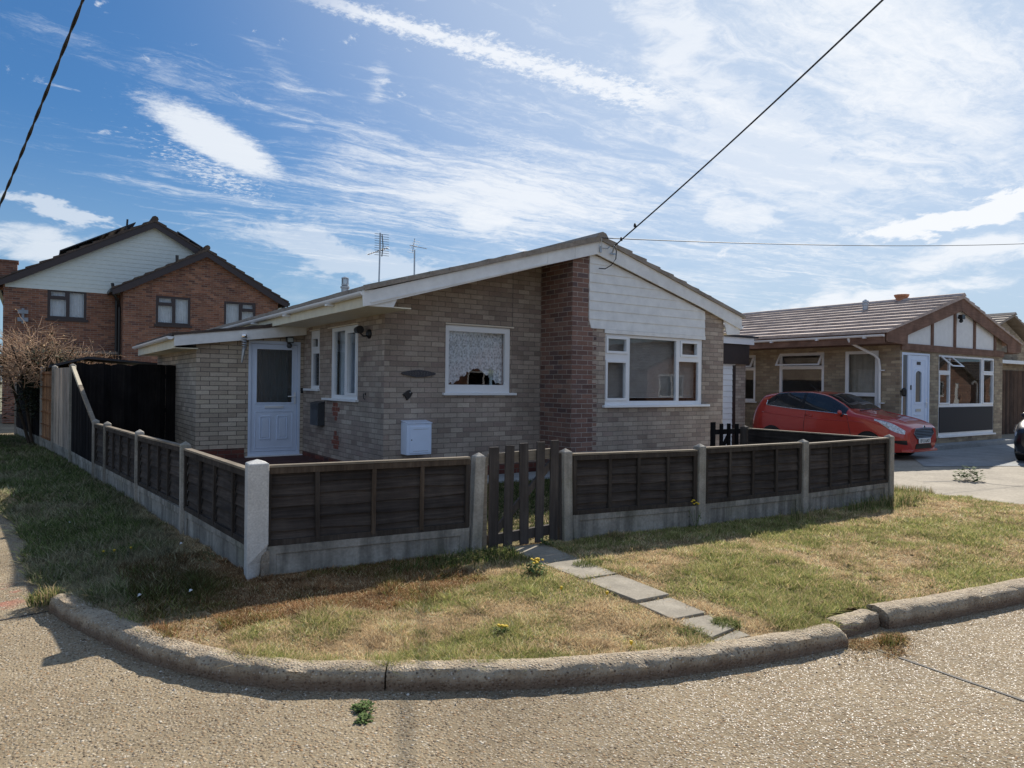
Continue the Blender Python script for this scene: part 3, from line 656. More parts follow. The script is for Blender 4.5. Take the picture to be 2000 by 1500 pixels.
for i in range(24): mb.prism([(7.735-.13, YB-.04+i*.44, 4.075), (7.735-.07, YB-.04+i*.44, 4.15), (7.735, YB-.04+i*.44, 4.172), (7.735+.07, YB-.04+i*.44, 4.15), (7.735+.13, YB-.04+i*.44, 4.075)], (0, .43, 0))
mb.build('ridge_tiles', TILE, rf)
mb = MB(); mb.prism([(3.62, YB-.02, 2.862), (7.70, YB-.02, 4.035), (7.70, YB-.02, 4.09), (3.60, YB-.02, 2.93)], (0, .05, 0)); mb.prism([(7.74, YB-.02, 4.035), (11.40, YB-.02, 3.02), (11.40, YB-.02, 3.06), (7.74, YB-.02, 4.09)], (0, .05, 0)); mb.build('verge_mortar', CONC, rf)
mb = MB(); mb.lathe((6.0, 15.65, 3.4), [(.085, 0), (.085, .42), (.105, .43), (.105, .47), (.07, .48), (.085, .5), (.085, .52), (.07, .53)], 14)
for k in range(10):
    t = k/10*2*math.pi; mb.box(6+.07*math.cos(t)-.01, 6+.07*math.cos(t)+.01, 15.65+.07*math.sin(t)-.01, 15.65+.07*math.sin(t)+.01, 3.92, 4.05)
mb.lathe((6.0, 15.65, 4.05), [(.085, 0), (.085, .02), (.03, .045)], 14); mb.build('flue', GALV, rf)
# dark joint line down the wall
mb = MB(); mb.box(6.615, 6.621, BY-.0015, BY+.0, 2.60, 3.5); mb.build('movement_joint', DGREY, bung)
# windows
WC = simple('cream_lintel', (.72, .64, .52), .5)
w1 = window(bung, on_y(BY), (5.35, 6.59, 1.50, 2.575), [(5.43, 6.49, 1.63, 2.478)], d=.03, sill=(5.30, 6.685, 1.462, 1.502, .055))
MB().box(5.345, 6.64, BY-.012, BY+.02, 2.577, 2.60).build('head_trim', WC, w1)
w2 = window(bung, on_y(FY2), (7.928, 10.36, 1.31, 2.515), [(8.0, 8.418, 2.226, 2.437), (7.99, 8.408, 1.427, 2.036), (8.51, 9.67, 1.38, 2.466), (9.806, 10.214, 2.222, 2.434), (9.745, 10.268, 1.376, 2.093)], (0, 1, 3), d=.02, sill=(7.875, 10.515, 1.272, 1.312, .06))
ws = window(bung, on_x(BX), (10.67, 11.88, 1.365, 2.58), [(11.27, 11.76, 1.43, 2.515), (10.76, 11.12, 1.47, 2.46)], (1,), d=.01, sill=(10.62, 12.2, 1.33, 1.368, .06))
MB().box(BX-.02, BX+.02, 10.65, 12.02, 2.582, 2.602).build('head_trim', WC, ws)
wss = window(bung, on_x(BX), (12.48, 12.96, 1.52, 2.59), [(12.56, 12.87, 2.29, 2.44), (12.53, 12.88, 1.58, 2.17)], (0,), d=.01, sill=(12.44, 13.25, 1.48, 1.522, .05))
MB().box(BX-.02, BX+.02, 12.46, 13.0, 2.592, 2.612).build('head_trim', WC, wss)
# porch ------------------------------------------------------------------
PY, PX = 13.39, 2.41
wall('porch_wall', bung, on_y(PY), [(PX, .1), (BX, .1), (BX, 2.66), (PX, 2.38)], [rect(3.30, 4.262, .262, 2.405)], .11, BUFFP)
wall('porch_wall', bung, on_x(PX), [(PY+.1101, .1), (18, .1), (18, 2.36), (PY+.1101, 2.36)], [], .11, BUFFP)
MB().box(PX-.003, 3.24, PY-.003, PY-.0003, .1, .42).build('plinth', DRED, bung)
mb = MB(); mb.box(2.55, BX-.02, 15.2, 15.25, .2, 2.4); mb.build('room_lining', simple('hall_wall', (.20, .24, .25), .9), bung)
mb = MB(); mb.prism([(2.02, 13.19, 2.235), (4.31, 13.19, 2.535), (4.31, 13.19, 2.782), (2.02, 13.19, 2.425)], (0, .03, 0)); mb.build('porch_bargeboard', WPAINT, bung, bevel=.003)
mb = MB(); mb.box(2.04, PX, 13.23, 18.1, 2.2, 2.215); mb.box(2.02, 2.045, 13.225, 18.1, 2.2, 2.37); mb.build('porch_soffit', CREAM, bung)
gutter(bung, 1.96, 13.2, 18.2, 2.40); 
stepped_roof('porch_roof', bung, TILED, (1.98, 2.43), (4.315, 2.785), 13.17, 18.2, 7, th=.03)
# door
dr = MB().plate(rect(3.30, 4.262, .262, 2.405), [rect(3.355, 4.207, .335, 2.345)], lambda a, b: (a, PY+.0, b), (0, .07, 0)).build('door_frame', DOORW, bung, bevel=.005)
lf = MB().plate(rect(3.36, 4.202, .34, 2.34), [rect(3.452, 4.112, 1.25, 2.25)], lambda a, b: (a, PY+.02, b), (0, .045, 0)).build('door_leaf', DOORW, dr, bevel=.004)
MB().box(3.44, 4.12, PY+.04, PY+.055, 1.24, 2.26).build('pane', GLASSF, dr)
mb = MB()
mb.plate(rect(3.43, 4.13, .40, 1.09), [rect(3.443, 4.117, .413, 1.077)], lambda a, b: (a, PY+.012, b), (0, .009, 0))
mb.plate(rect(3.43, 4.134, 1.228, 2.272), [rect(3.456, 4.108, 1.254, 2.246)], lambda a, b: (a, PY+.010, b), (0, .010, 0))
for a in (3.515, 3.83):
    mb.plate(rect(a, a+.20, .56, 1.0), [rect(a+.02, a+.18, .58, .98)], lambda x, b: (x, PY+.006, b), (0, .015, 0)); mb.box(a+.04, a+.16, PY+.009, PY+.021, .60, .96)
mb.build('door_panel', DOORW, dr, bevel=.003)
MB().box(3.60, 3.95, PY+.004, PY+.021, 1.145, 1.19).build('letter_slot', WHITE, dr, bevel=.004)
mb = MB(); mb.box(4.145, 4.18, PY+.006, PY+.021, 1.22, 1.44); mb.box(4.02, 4.165, PY-.035, PY-.018, 1.355, 1.375); mb.box(4.15, 4.167, PY-.02, PY+.01, 1.35, 1.38); mb.build('handle', WHITE, dr, bevel=.004)
MB().box(3.25, 4.30, PY-.07, PY+.02, .232, .262).build('threshold', WHITE, dr, bevel=.004)

# flat garage at the right of the bungalow ------------------------------------
gar = thing('garage', 'flat-roofed garage with a white boarded door, between the two bungalows', 'garage', (13.4, 12, .04))
wall('wall', gar, on_y(12), [(10.96, .04), (15.84, .04), (15.84, 2.62), (10.96, 2.62)], [rect(12.6, 15.33, .05, 2.26)], .12, BUFF)
wall('wall', gar, on_x(15.84), [(12.1201, .04), (18, .04), (18, 2.62), (12.1201, 2.62)], [], -.12, BUFF)
mb = MB(); mb.box(10.97, 15.95, 11.87, 18, 2.78, 2.80); mb.build('roof', FELT, gar)
mb = MB(); mb.prism([(10.97, 11.80, 2.95), (16.12, 11.80, 2.95), (16.32, 13.5, 3.02), (16.32, 18, 3.02), (10.97, 18, 3.1)], (0, 0, .05)); mb.build('roof', FELT, gar)
mb = MB(); mb.box(10.97, 15.98, 11.84, 11.87, 2.77, 2.948); mb.build('fascia', WHITE, gar); mb = MB(); mb.box(10.97, 15.86, 11.90, 11.93, 2.24, 2.768); mb.build('fascia', DBROWN, gar)
mb = MB()
for i in range(15): mb.prism([(12.6, 11.98, .06+i*.147), (12.6, 12.0, .06+i*.147), (12.6, 12.0, .203+i*.147), (12.6, 11.992, .203+i*.147)], (2.68, 0, 0))
gd = mb.build('door', WHITE, gar); MB().box(12.6, 15.36, 11.955, 12.0, 2.215, 2.25).build('head_trim', WHITE, gd)
MB().box(15.282, 15.42, 11.99, 12.02, .05, 2.238).build('door_post', DBROWN, gar)

# things on the bungalow ------------------------------------------------------
t = thing('meter_box', 'white meter box with a locked door, low on the pale brick wall', 'meter box', (4.8, BY-.01, .57))
mb = MB(); mb.box(4.60, 5.01, BY-.21, BY-.001, .575, 1.055); mb.prism([(4.595, BY-.225, 1.04), (4.595, BY-.001, 1.07), (4.595, BY-.001, 1.085), (4.595, BY-.225, 1.055)], (.425, 0, 0)); mb.build('case', DOORW, t, bevel=.006)
d_ = MB().box(4.645, 4.985, BY-.221, BY-.211, .60, 1.0).build('door', DOORW, t, bevel=.004)
mb = MB(); mb.lathe((4.672, BY-.222, .8), [(.009, 0), (.009, -.004)], 10, 'y'); mb.build('lock', DGREY, d_); MB().box(4.70, 4.95, BY-.2225, BY-.2205, .955, .961).build('groove', GALV, d_); MB().box(4.70, 4.95, BY-.2225, BY-.2205, .628, .634).build('groove', GALV, d_)
t = thing('house_plaque', 'dark pointed oval name plaque on the pale brick wall, left of the net curtain window', 'plaque', (4.88, BY, 1.73))
o_ = [(4.88+.29*math.cos(a)*(1 if abs(math.cos(a)) < .7 else 1.0), 1.793+.058*math.sin(a)*(1-.35*abs(math.cos(a)))) for a in np.linspace(0, 2*math.pi, 28, endpoint=False)]
MB().prism([(a, BY-.03, b) for a, b in o_], (0, .029, 0)).build('slate', simple('carved_slate', (.055, .05, .055), .6, var=.5, scale=60, bump=1, bscale=80), t)
mb = MB(); N_ = 14
for i in range(7):
    x = 4.73+i*.048; mb.tube([(x+.012*math.sin(k*1.9+i), BY-.032, 1.768+.05*k/5) for k in range(6)], .0025, 4)
mb.build('carving', simple('carving_grey', (.16, .15, .15), .7), t)
t = thing('wall_ornament', 'small dark fish shaped ornament on the brick wall, below the oval plaque', 'ornament', (4.70, BY, 1.39))
MB().prism([(x, BY-.025, z) for x, z in [(4.615, 1.475), (4.65, 1.50), (4.70, 1.535), (4.735, 1.545), (4.755, 1.51), (4.785, 1.50), (4.765, 1.46), (4.745, 1.435), (4.70, 1.39), (4.68, 1.385), (4.665, 1.43)]], (0, .024, 0)).build('body', BLACK, t, bevel=.006)
MB().lathe((4.735, BY-.03, 1.505), [(.012, 0), (.007, -.006)], 8, 'y').build('eye', GALV, t)
t = thing('wall_lamp', 'black swan neck wall lamp on the side wall, right of the tall white side window', 'lamp', (BX, 10.2, 2.35))
mb = MB(); mb.lathe((BX, 10.2, 2.40), [(.075, 0), (.075, -.02), (.05, -.045)], 16, 'x'); mb.build('mount', BLACK, t)
mb = MB(); mb.tube([(BX-.04, 10.2, 2.37), (BX-.10, 10.21, 2.36), (BX-.15, 10.25, 2.42), (BX-.15, 10.30, 2.46)], .014, 8); mb.build('arm', BLACK, t)
mb = MB(); mb.tube([(BX-.15, 10.22, 2.46), (BX-.15, 10.36, 2.46), (BX-.15, 10.40, 2.46)], [.065, .05, .03], 12); mb.build('shade', BLACK, t)
t = thing('post_box', 'dark metal post box on the brick side wall, under the narrow window', 'post box', (BX, 12.4, .87))
mb = MB(); mb.box(BX-.13, BX-.001, 12.17, 12.58, .87, 1.27); mb.prism([(BX-.14, 12.16, 1.265), (BX-.001, 12.16, 1.305), (BX-.001, 12.16, 1.275), (BX-.14, 12.16, 1.25)], (0, .43, 0)); pb_ = mb.build('case', DGREY, t, bevel=.006)
mb = MB(); mb.box(BX-.136, BX-.1305, 12.2, 12.55, 1.15, 1.235); mb.build('flap', BLACK, t)
t = thing('door_bell', 'small black bell push beside the white porch door', 'doorbell', (4.28, PY, 1.42)); mb = MB(); mb.box(4.268, 4.312, PY-.025, PY-.001, 1.425, 1.53); mb.build('case', BLACK, t, bevel=.005); mb = MB(); mb.lathe((4.29, PY-.026, 1.475), [(.012, 0), (.012, -.006)], 10, 'y'); mb.build('button', DGREY, t)
t = thing('security_light', 'grey floodlight with motion sensor above the porch door', 'security light', (4.03, PY, 2.27))
mb = MB(); mb.prism([(3.965, PY-.12, 2.375), (3.965, PY-.03, 2.40), (3.965, PY-.03, 2.50), (3.965, PY-.09, 2.50)], (.13, 0, 0)); mb.build('housing', DGREY, t, bevel=.008)
MB().prism([(3.98, PY-.124, 2.395), (4.08, PY-.124, 2.395), (4.08, PY-.103, 2.475), (3.98, PY-.103, 2.475)], (0, .003, 0)).build('lens', simple('lamp_lens', (.45, .5, .5), .2), t)
mb = MB(); mb.lathe((4.025, PY-.07, 2.28), [(.02, .09), (.045, .07), (.05, .03), (.03, 0)], 12); mb.build('sensor', DGREY, t); mb = MB(); mb.box(4.0, 4.05, PY-.06, PY-.0, 2.36, 2.42); mb.build('bracket', DGREY, t)
t = thing('wind_spinner', 'silver spiral wind spinner hanging from the porch bargeboard', 'wind spinner', (3.15, 13.14, 2.0))
mb = MB(); mb.lathe((3.16, 13.13, 2.44), [(.05, 0), (.055, .02), (.045, .045), (.02, .05)], 14); mb.build('cap', CHROME, t)
mb = MB(); mb.tube([(3.16+.036*math.cos(a), 13.13+.036*math.sin(a), 2.43-.20*a/30) for a in np.linspace(0, 30, 90)], .012, 6); mb.build('spiral', GALV, t)
mb = MB(); mb.tube([(3.155, 13.13, 2.24), (3.14, 13.13, 2.12), (3.12, 13.13, 1.98)], [.032, .028, .012], 10); mb.build('tail', GALV, t)
t = thing('wall_hook', 'small black hook on the side wall near the corner', 'hook', (BX, 10.34, 1.38)); mb = MB(); mb.tube([(BX-.004, 10.34, 1.47), (BX-.035, 10.34, 1.47), (BX-.035, 10.34, 1.40), (BX-.01, 10.34, 1.385)], .008, 6); mb.build('arm', BLACK, t)
mb = MB(); mb.box(BX-.006, BX-.001, 10.325, 10.355, 1.45, 1.49); mb.build('plate', BLACK, t)
# curtains and blinds stand inside: things of their own
def lacef(g, b):
    uv = g.uv(); v = g.vor(g.mapping(uv, (1, 1, 1), (0, 0, .7)), 30, out='Distance'); n = g.noise(g.mapping(uv, (22, 9, 1), (0, 0, .9)), 1, 4, .6, 1.5)
    g.put(b.inputs['Base Color'], g.ramp(g.m('ADD', g.m('MULTIPLY', v, .5), g.m('MULTIPLY', n, .6)), [(.3, (.34, .35, .35)), (.5, (.64, .65, .66)), (.65, (.88, .89, .90))])); b.inputs['Roughness'].default_value = .9
LACE = mat('lace', lacef)
def curtain(name, label, fn, a0, a1, top, bot, folds, m, d=.2, amp=.025):
    n = 120; rows = []
    for j in range(14):
        row = []
        for i in range(n+1):
            x = a0+(a1-a0)*i/n; b = bot(i/n); z = top+(b-top)*j/13
            row.append(fn(x, z, d+amp*math.sin(i/n*folds*6.283)*(.4+.6*j/13)+amp*.4*math.sin(i/n*folds*2.7*6.283)))
        rows.append(row)
    mb = MB(); mb.grid(rows); o = mb.build(name, m, smooth=True, fixn=False); return tag(o, label, 'curtain')
def scal(t):
    a = abs(t-.53); arch = 1.93-.29*max(0, 1-(a/.36)**1.6) if a < .36 else 1.93
    return 1.655+.24*max(0, 1-(a/.34)**1.4)+.016*math.sin(t*70)
curtain('net_curtain', 'patterned lace net curtain with a scalloped hem, in the window left of the brick pier', on_y(BY), 5.40, 6.54, 2.52, scal, 8, LACE, .16)
SHEER = simple('sheer_fabric', (.52, .60, .66), .9)
curtain('net_curtain', 'plain pale curtain in strips behind the tall side window', on_x(BX), 10.72, 11.84, 2.54, lambda t: 1.40, 13, SHEER, .16, .03)
curtain('door_curtain', 'thin grey green curtain behind the frosted glass of the porch door', on_y(PY), 3.42, 4.14, 2.3, lambda t: .5, 5, simple('door_sheer', (.22, .27, .28), .9), .35, .05)
mb = MB()
for i in range(54):
    z = 1.45+i*.0195; mb.add([(7.98, FY2+.155, z), (10.30, FY2+.155, z), (10.30, FY2+.167, z+.0172), (7.98, FY2+.167, z+.0172)], [(0, 1, 2, 3)])
bl = thing('venetian_blind', 'brown grey venetian blind lowered behind the three part window', 'blind', (9.14, FY2+.16, 1.4)); mb.build('slats', simple('blind_slats', (.40, .36, .31), .5), bl)
mb = MB(); mb.box(7.98, 10.3, FY2+.15, FY2+.185, 2.50, 2.53); mb.box(7.98, 10.3, FY2+.155, FY2+.18, 1.43, 1.443); mb.build('rail', simple('blind_rail', (.5, .47, .42), .5), bl)
t = thing('flower_vase', 'slim clear vase of pale flowers on the sill behind the lace curtain', 'vase', (6.28, BY+.13, 1.60))
mb = MB(); mb.tube([(6.28, BY+.13, 1.60), (6.28, BY+.13, 1.68), (6.28, BY+.13, 1.76)], [.03, .022, .03], 10); mb.build('glass', simple('vase_glass', (.5, .6, .6), .1), t)
mb = MB()
for k in range(5):
    a = k*1.3; mb.tube([(6.28, BY+.13, 1.64), (6.28+.02*math.cos(a), BY+.13+.02*math.sin(a), 1.78), (6.28+.045*math.cos(a), BY+.13+.03*math.sin(a), 1.87+.02*(k % 2))], [.004, .004, .018], 6)
mb.build('flowers', simple('pale_petals', (.7, .75, .6), .8), t)

# aerials on the ridge -----------------------------------------------------------
def boom(mb, c, dirv, L, n, el, up, rr=.006, er=.0045):
    c = Vector(c); d = Vector(dirv).normalized(); s = d.cross(Vector(up)).normalized(); mb.tube([c-d*L*.5, c+d*L*.5], rr*1.8, 6)
    for i in range(n):
        p = c+d*L*(i/(n-1)-.5); k = el*(1-.25*i/(n-1)); mb.tube([p-s*k, p+s*k], er, 5)
sr = Vector((math.sin(TH), -math.cos(TH), 0)); sf = Vector((math.cos(TH), math.sin(TH), 0))
t = thing('tv_aerial', 'tall aerial with two stacked arrays on the bungalow ridge', 'aerial', (7.75, 17.7, 4.1), 'aerials on the ridge')
mb = MB(); mb.tube([(7.73, 17.7, 3.9), (7.75, 17.7, 4.9), (7.76, 17.7, 5.70)], .022, 8); mb.build('mast', GALV, t)
mb = MB(); c = Vector((7.76, 17.7, 5.20))
boom(mb, c-sr*.06, -sr*.9+Vector((0, 0, -.25))+sf*.25, .62, 12, .09, (0, 0, 1)); mb.build('array', DGREY, t)
mb = MB()
for k in range(10):
    z = 5.66-k*.063; tilt = .02; L = .22
    mb.tube([Vector((7.76, 17.7, z+.02))-sr*.15, Vector((7.76, 17.7, z-.02))+sr*.24], .006, 5)
mb.tube([Vector((7.76, 17.7, 5.66))+sr*.05, Vector((7.76, 17.7, 5.35))+sr*.08, Vector((7.76, 17.7, 5.06))+sr*.05], .014, 6); mb.build('array', DGREY, t)
t = thing('tv_aerial', 'smaller aerial with a single pointed array, right of the tall one on the ridge', 'aerial', (7.75, 15.6, 4.1), 'aerials on the ridge')
mb = MB(); mb.tube([(7.75, 15.6, 3.9), (7.75, 15.6, 4.92)], .02, 8); mb.build('mast', GALV, t)
mb = MB(); c = Vector((7.75, 15.6, 4.99))+sr*.09; boom(mb, c, sr*.95+Vector((0, 0, -.22))-sf*.3, .46, 11, .05, (0, 0, 1), .005, .0035); mb.build('array', GALV, t)
mb = MB()
for k in range(6): mb.tube([Vector((7.75, 15.6, 4.86+k*.055))-sr*(.17-.03*k)-sf*.07, Vector((7.75, 15.6, 4.85+k*.055))-sr*(.02-.03*k)+sf*.07], .005, 5)
mb.tube([Vector((7.75, 15.6, 4.86))-sr*.05, Vector((7.75, 15.6, 5.2))-sr*.0], .009, 5); mb.build('reflector', GALV, t)

# overhead cables -----------------------------------------------------------------
def sag(p, q, s, n=40): p, q = Vector(p), Vector(q); return [p.lerp(q, i/n)-Vector((0, 0, s*4*(i/n)*(1-i/n))) for i in range(n+1)]
a_, b_ = Vector((.393, 8.219, 5.432+.452)), Vector((-.386, 12.392, 4.12+.55)); dd = b_-a_
mb = MB(); base = sag(a_-dd*1.3, b_+dd*2.2, .55, 160)
for ph in (0, math.pi): mb.tube([p+Vector((.009*math.cos(i*.9+ph), 0, .009*math.sin(i*.9+ph))) for i, p in enumerate(base)], .0105, 6)
tag(mb.build('twisted_cable', CABLE, smooth=True), 'thick twisted black overhead cable crossing the sky at the left', 'cable')
a_, b_ = Vector((7.95, 8.62, 3.965)), Vector((7.472, 3.97, 5.802+.265)); dd = b_-a_
mb = MB(); mb.tube(sag(a_, b_+dd*1.6, .28, 80), .011, 6); mb.tube([a_, a_+Vector((.03, 0, -.09)), a_+Vector((.02, 0, -.22)), a_+Vector((-.05, .03, -.33)), a_+Vector((-.17, .05, -.40)), a_+Vector((-.28, .08, -.40))], .009, 6)
for k in (.035, .11): mb.lathe(a_+dd*k, [(.02, -.03), (.022, 0), (.014, .03)], 8)
tag(mb.build('service_cable', CABLE, smooth=True), 'black service cable rising from the gable to the top right', 'cable')
a_ = Vector((7.70, 8.66, 4.06)); b_ = Vector((23.313, 8.30, 6.00)); mb = MB(); mb.tube(sag(a_, a_+(b_-a_)*1.5, .20, 90), .008, 5)
tag(mb.build('phone_cable', CABLE, smooth=True), 'thin phone wire running level from the gable across the sky to the right', 'cable')
t = thing('cable_bracket', 'grey cable bracket screwed to the bargeboard near the apex', 'bracket', (7.85, YB-.03, 3.75))
mb = MB(); mb.bar((7.70, YB-.02, 3.83), (7.71, YB-.02, 3.93), .02, .035); mb.bar((7.72, YB-.03, 3.90), (7.70, YB-.05, 4.06), .012, .012); mb.tube([(7.73, YB-.04, 3.90), (7.82, YB-.06, 3.90), (7.88, YB-.05, 3.95)], .009, 6); mb.build('arm', GALV, t)
mb = MB(); mb.bar((7.91, YB-.04, 3.93), (7.91, YB-.04, 3.79), .02, .02); mb.box(7.90, 8.02, YB-.05, YB-.03, 3.82, 3.845); mb.bar((7.95, YB-.09, 3.96), (7.94, YB-.04, 3.84), .02, .02); mb.build('hook', GALV, t)
# ================================================================== neighbour bungalow
NX, NXR, NY = 18.3, 24.4, 9.17
nb = thing('bungalow', 'bungalow with brown timber gable, white front door and brown tiled roof, behind the red car', 'house', (21.4, 9.2, .03))
wall('wall', nb, on_y(NY), [(NX, .03), (NXR, .03), (NXR, 2.80), (NX, 2.80)], [rect(18.40, 19.86, .30, 2.585), rect(20.36, 23.84, .36, 2.585)], .12, NBUFF)
wall('wall', nb, on_x(NX), [(NY+.1201, .03), (21, .03), (21, 2.82), (NY+.1201, 2.82)], [rect(9.72, 10.64, .9, 2.64), rect(11.25, 12.68, 1.1, 2.64), rect(13.5, 14.4, 1.2, 2.62)], .12, NBUFF)
wall('wall', nb, on_x(NXR), [(NY+.1201, .03), (21, .03), (21, 2.82), (NY+.1201, 2.82)], [], -.12, NBUFF)
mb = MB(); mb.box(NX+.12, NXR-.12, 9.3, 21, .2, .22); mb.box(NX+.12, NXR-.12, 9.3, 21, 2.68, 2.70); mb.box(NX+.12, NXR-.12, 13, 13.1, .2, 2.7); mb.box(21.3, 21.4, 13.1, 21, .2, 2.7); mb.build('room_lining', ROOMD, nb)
NB = 9.06; ntop = lambda x: 4.20-.2855*abs(x-21.45)
# gable: white panels between brown studs
MB().prism([(18.55, NY-.004, 2.80), (23.79, NY-.004, 2.80), (23.79, NY-.004, 3.42), (21.45, NY-.004, 4.05), (18.55, NY-.004, 3.28)], (0, .03, 0)).build('gable_panel', PANELW, nb); MB().prism([(NX, NY+.028, 2.80), (NXR, NY+.028, 2.80), (NXR, NY+.028, 3.25), (21.45, NY+.028, 4.05), (NX, NY+.028, 3.2)], (0, .05, 0)).build('wall', NBUFF, nb)
MB().box(NX, NXR, NY-.045, NY-.006, 2.635, 2.815).build('gable_timber', BROWN, nb)
for x in (18.55, 19.93, 21.22, 22.44, 23.79): MB().box(x-.052, x+.052, NY-.042, NY-.006, 2.816, ntop(x)-.12).build('gable_timber', BROWN, nb)
def nbarge(s):
    xe = 21.45+s*4.0; lo = lambda x: ntop(x)-.33
    return [(21.45, 4.20), (xe, ntop(xe)), (xe, ntop(xe)-.25), (xe-s*.95, ntop(xe)-.28 if s > 0 else ntop(xe)-.30), (xe-s*1.0, lo(xe-s*1.0)), (21.45, 3.84)]
for s in (-1, 1): MB().prism([(x, NB if s < 0 else NB+.001, z) for x, z in nbarge(s)], (0, .03, 0)).build('bargeboard', BROWN, nb, bevel=.003)
MB().box(17.435, 17.459, 9.11, 21.1, 2.765, 3.03).build('fascia', BROWN, nb); MB().box(17.46, NX, 9.10, 21.1, 2.77, 2.79).build('soffit', BROWN, nb); MB().box(NXR, 25.44, 9.10, 21.1, 2.77, 2.79).build('soffit', BROWN, nb)
rfn = stepped_roof('roof', nb, TILEN, (17.40, 3.04), (21.47, 4.25), 9.03, 21.2, 10, th=.075)
stepped_roof('roof', nb, TILEN, (25.54, 3.04), (21.47, 4.25), 9.03, 21.2, 12, th=.05)
mb = MB()
for i in range(27): mb.prism([(21.47-.14, 9.02+i*.45, 4.255), (21.47-.07, 9.02+i*.45, 4.325), (21.47, 9.02+i*.45, 4.345), (21.47+.07, 9.02+i*.45, 4.325), (21.47+.14, 9.02+i*.45, 4.255)], (0, .44, 0))
mb.build('ridge_tiles', TILEN, rfn)
mb = MB(); mb.lathe((20.5, 11.3, 3.75), [(.075, 0), (.075, .36), (.095, .37), (.095, .40), (.06, .41), (.06, .44), (.085, .45), (.085, .50), (.03, .54)], 12); mb.prism([(20.2, 11.2, 3.90), (20.5, 11.2, 3.985), (20.5, 11.5, 3.985), (20.2, 11.5, 3.90)], (0, 0, .012)); mb.build('flue', GALV, rfn)
mb = MB(); mb.lathe((21.5, 10.75, 4.2), [(.16, 0), (.16, .16), (.19, .20), (.21, .26), (.15, .27)], 12); mb.build('chimney_pot', TERRA, rfn)
mb = MB(); mb.prism([(18.9, 15.9, 3.56), (19.6, 15.9, 3.74), (19.6, 16.5, 3.80), (18.9, 16.5, 3.66)], (0, 0, .02)); mb.prism([(18.8, 16.0, 3.47), (19.0, 16.0, 3.50), (19.0, 16.9, 3.52), (18.8, 16.9, 3.5)], (0, 0, .05)); mb.build('repaired_tiles', simple('new_orange_tile', (.50, .24, .13), .8), rfn)
mb = MB(); mb.prism([(19.2, 15.7, 3.66), (19.75, 15.7, 3.82), (19.75, 16.3, 3.86), (19.2, 16.3, 3.74)], (0, 0, .025)); mb.build('flashing', simple('bright_flashing', (.85, .85, .85), .25, .5), rfn)
gutter(nb, 17.40, 9.12, 21, 2.99, rad=.06, brackets=(9.6, 10.9, 12.3, 13.4, 14.6))
mb = MB(); mb.tube([(17.42, 10.05, 2.95), (17.46, 10.04, 2.83), (18.12, 9.74, 2.52), (18.22, 9.68, 2.40), (18.24, 9.66, 2.2), (18.24, 9.66, .1)], .036, 10); dp = mb.build('downpipe', WHITE, nb, smooth=True, angle=50)
for z in (2.1, 1.25): MB().box(18.19, 18.30, 9.55, 9.70, z, z+.03).build('clip', WHITE, dp)
# front door with sidelight
dr = MB().plate(rect(18.40, 19.86, .30, 2.585), [rect(18.46, 18.72, .40, 2.52), rect(18.80, 19.80, .36, 2.53)], lambda a, b: (a, NY+.0, b), (0, .07, 0)).build('door', DOORW, nb, bevel=.004)
MB().box(18.455, 18.725, NY+.03, NY+.045, .395, 2.525).build('sidelight', GLASSF, dr)
arch = [(19.13, 1.30), (19.45, 1.30), (19.45, 2.02)]+[(19.29+.16*math.cos(a), 2.02+.10*math.sin(a)) for a in np.linspace(.3, math.pi-.3, 7)]+[(19.13, 2.02)]
lf = MB().plate(rect(18.805, 19.795, .365, 2.525), [arch], lambda a, b: (a, NY+.02, b), (0, .04, 0)).build('door_leaf', DOORW, dr, bevel=.003)
MB().box(19.12, 19.46, NY+.035, NY+.045, 1.29, 2.13).build('pane', GLASSF, dr)
mb = MB(); mb.plate([(19.07, 1.24), (19.51, 1.24), (19.51, 2.06)]+[(19.29+.22*math.cos(a), 2.04+.15*math.sin(a)) for a in np.linspace(.2, math.pi-.2, 9)]+[(19.07, 2.06)], [arch], lambda a, b: (a, NY+.008, b), (0, .012, 0))
mb.box(19.08, 19.5, NY+.008, NY+.02, .95, .98); mb.box(19.13, 19.45, NY+.008, NY+.02, .86, .88); mb.plate(rect(18.93, 19.66, .45, 2.42), [rect(18.95, 19.64, .47, 2.40)], lambda a, b: (a, NY+.01, b), (0, .011, 0)); mb.build('moulding', DOORW, dr)
MB().box(19.16, 19.42, NY+.006, NY+.02, 1.05, 1.12).build('letter_slot', GALV, dr)
MB().box(19.20, 19.38, NY+.006, NY+.02, 2.28, 2.36).build('number_plate', DBROWN, dr)
MB().box(18.87, 18.92, NY+.004, NY+.02, 1.62, 1.74).build('knocker', DGREY, dr)
mb = MB(); mb.box(19.70, 19.74, NY-.0, NY+.02, 1.15, 1.4); mb.box(19.60, 19.72, NY-.03, NY-.01, 1.27, 1.29); mb.build('handle', WHITE, dr)
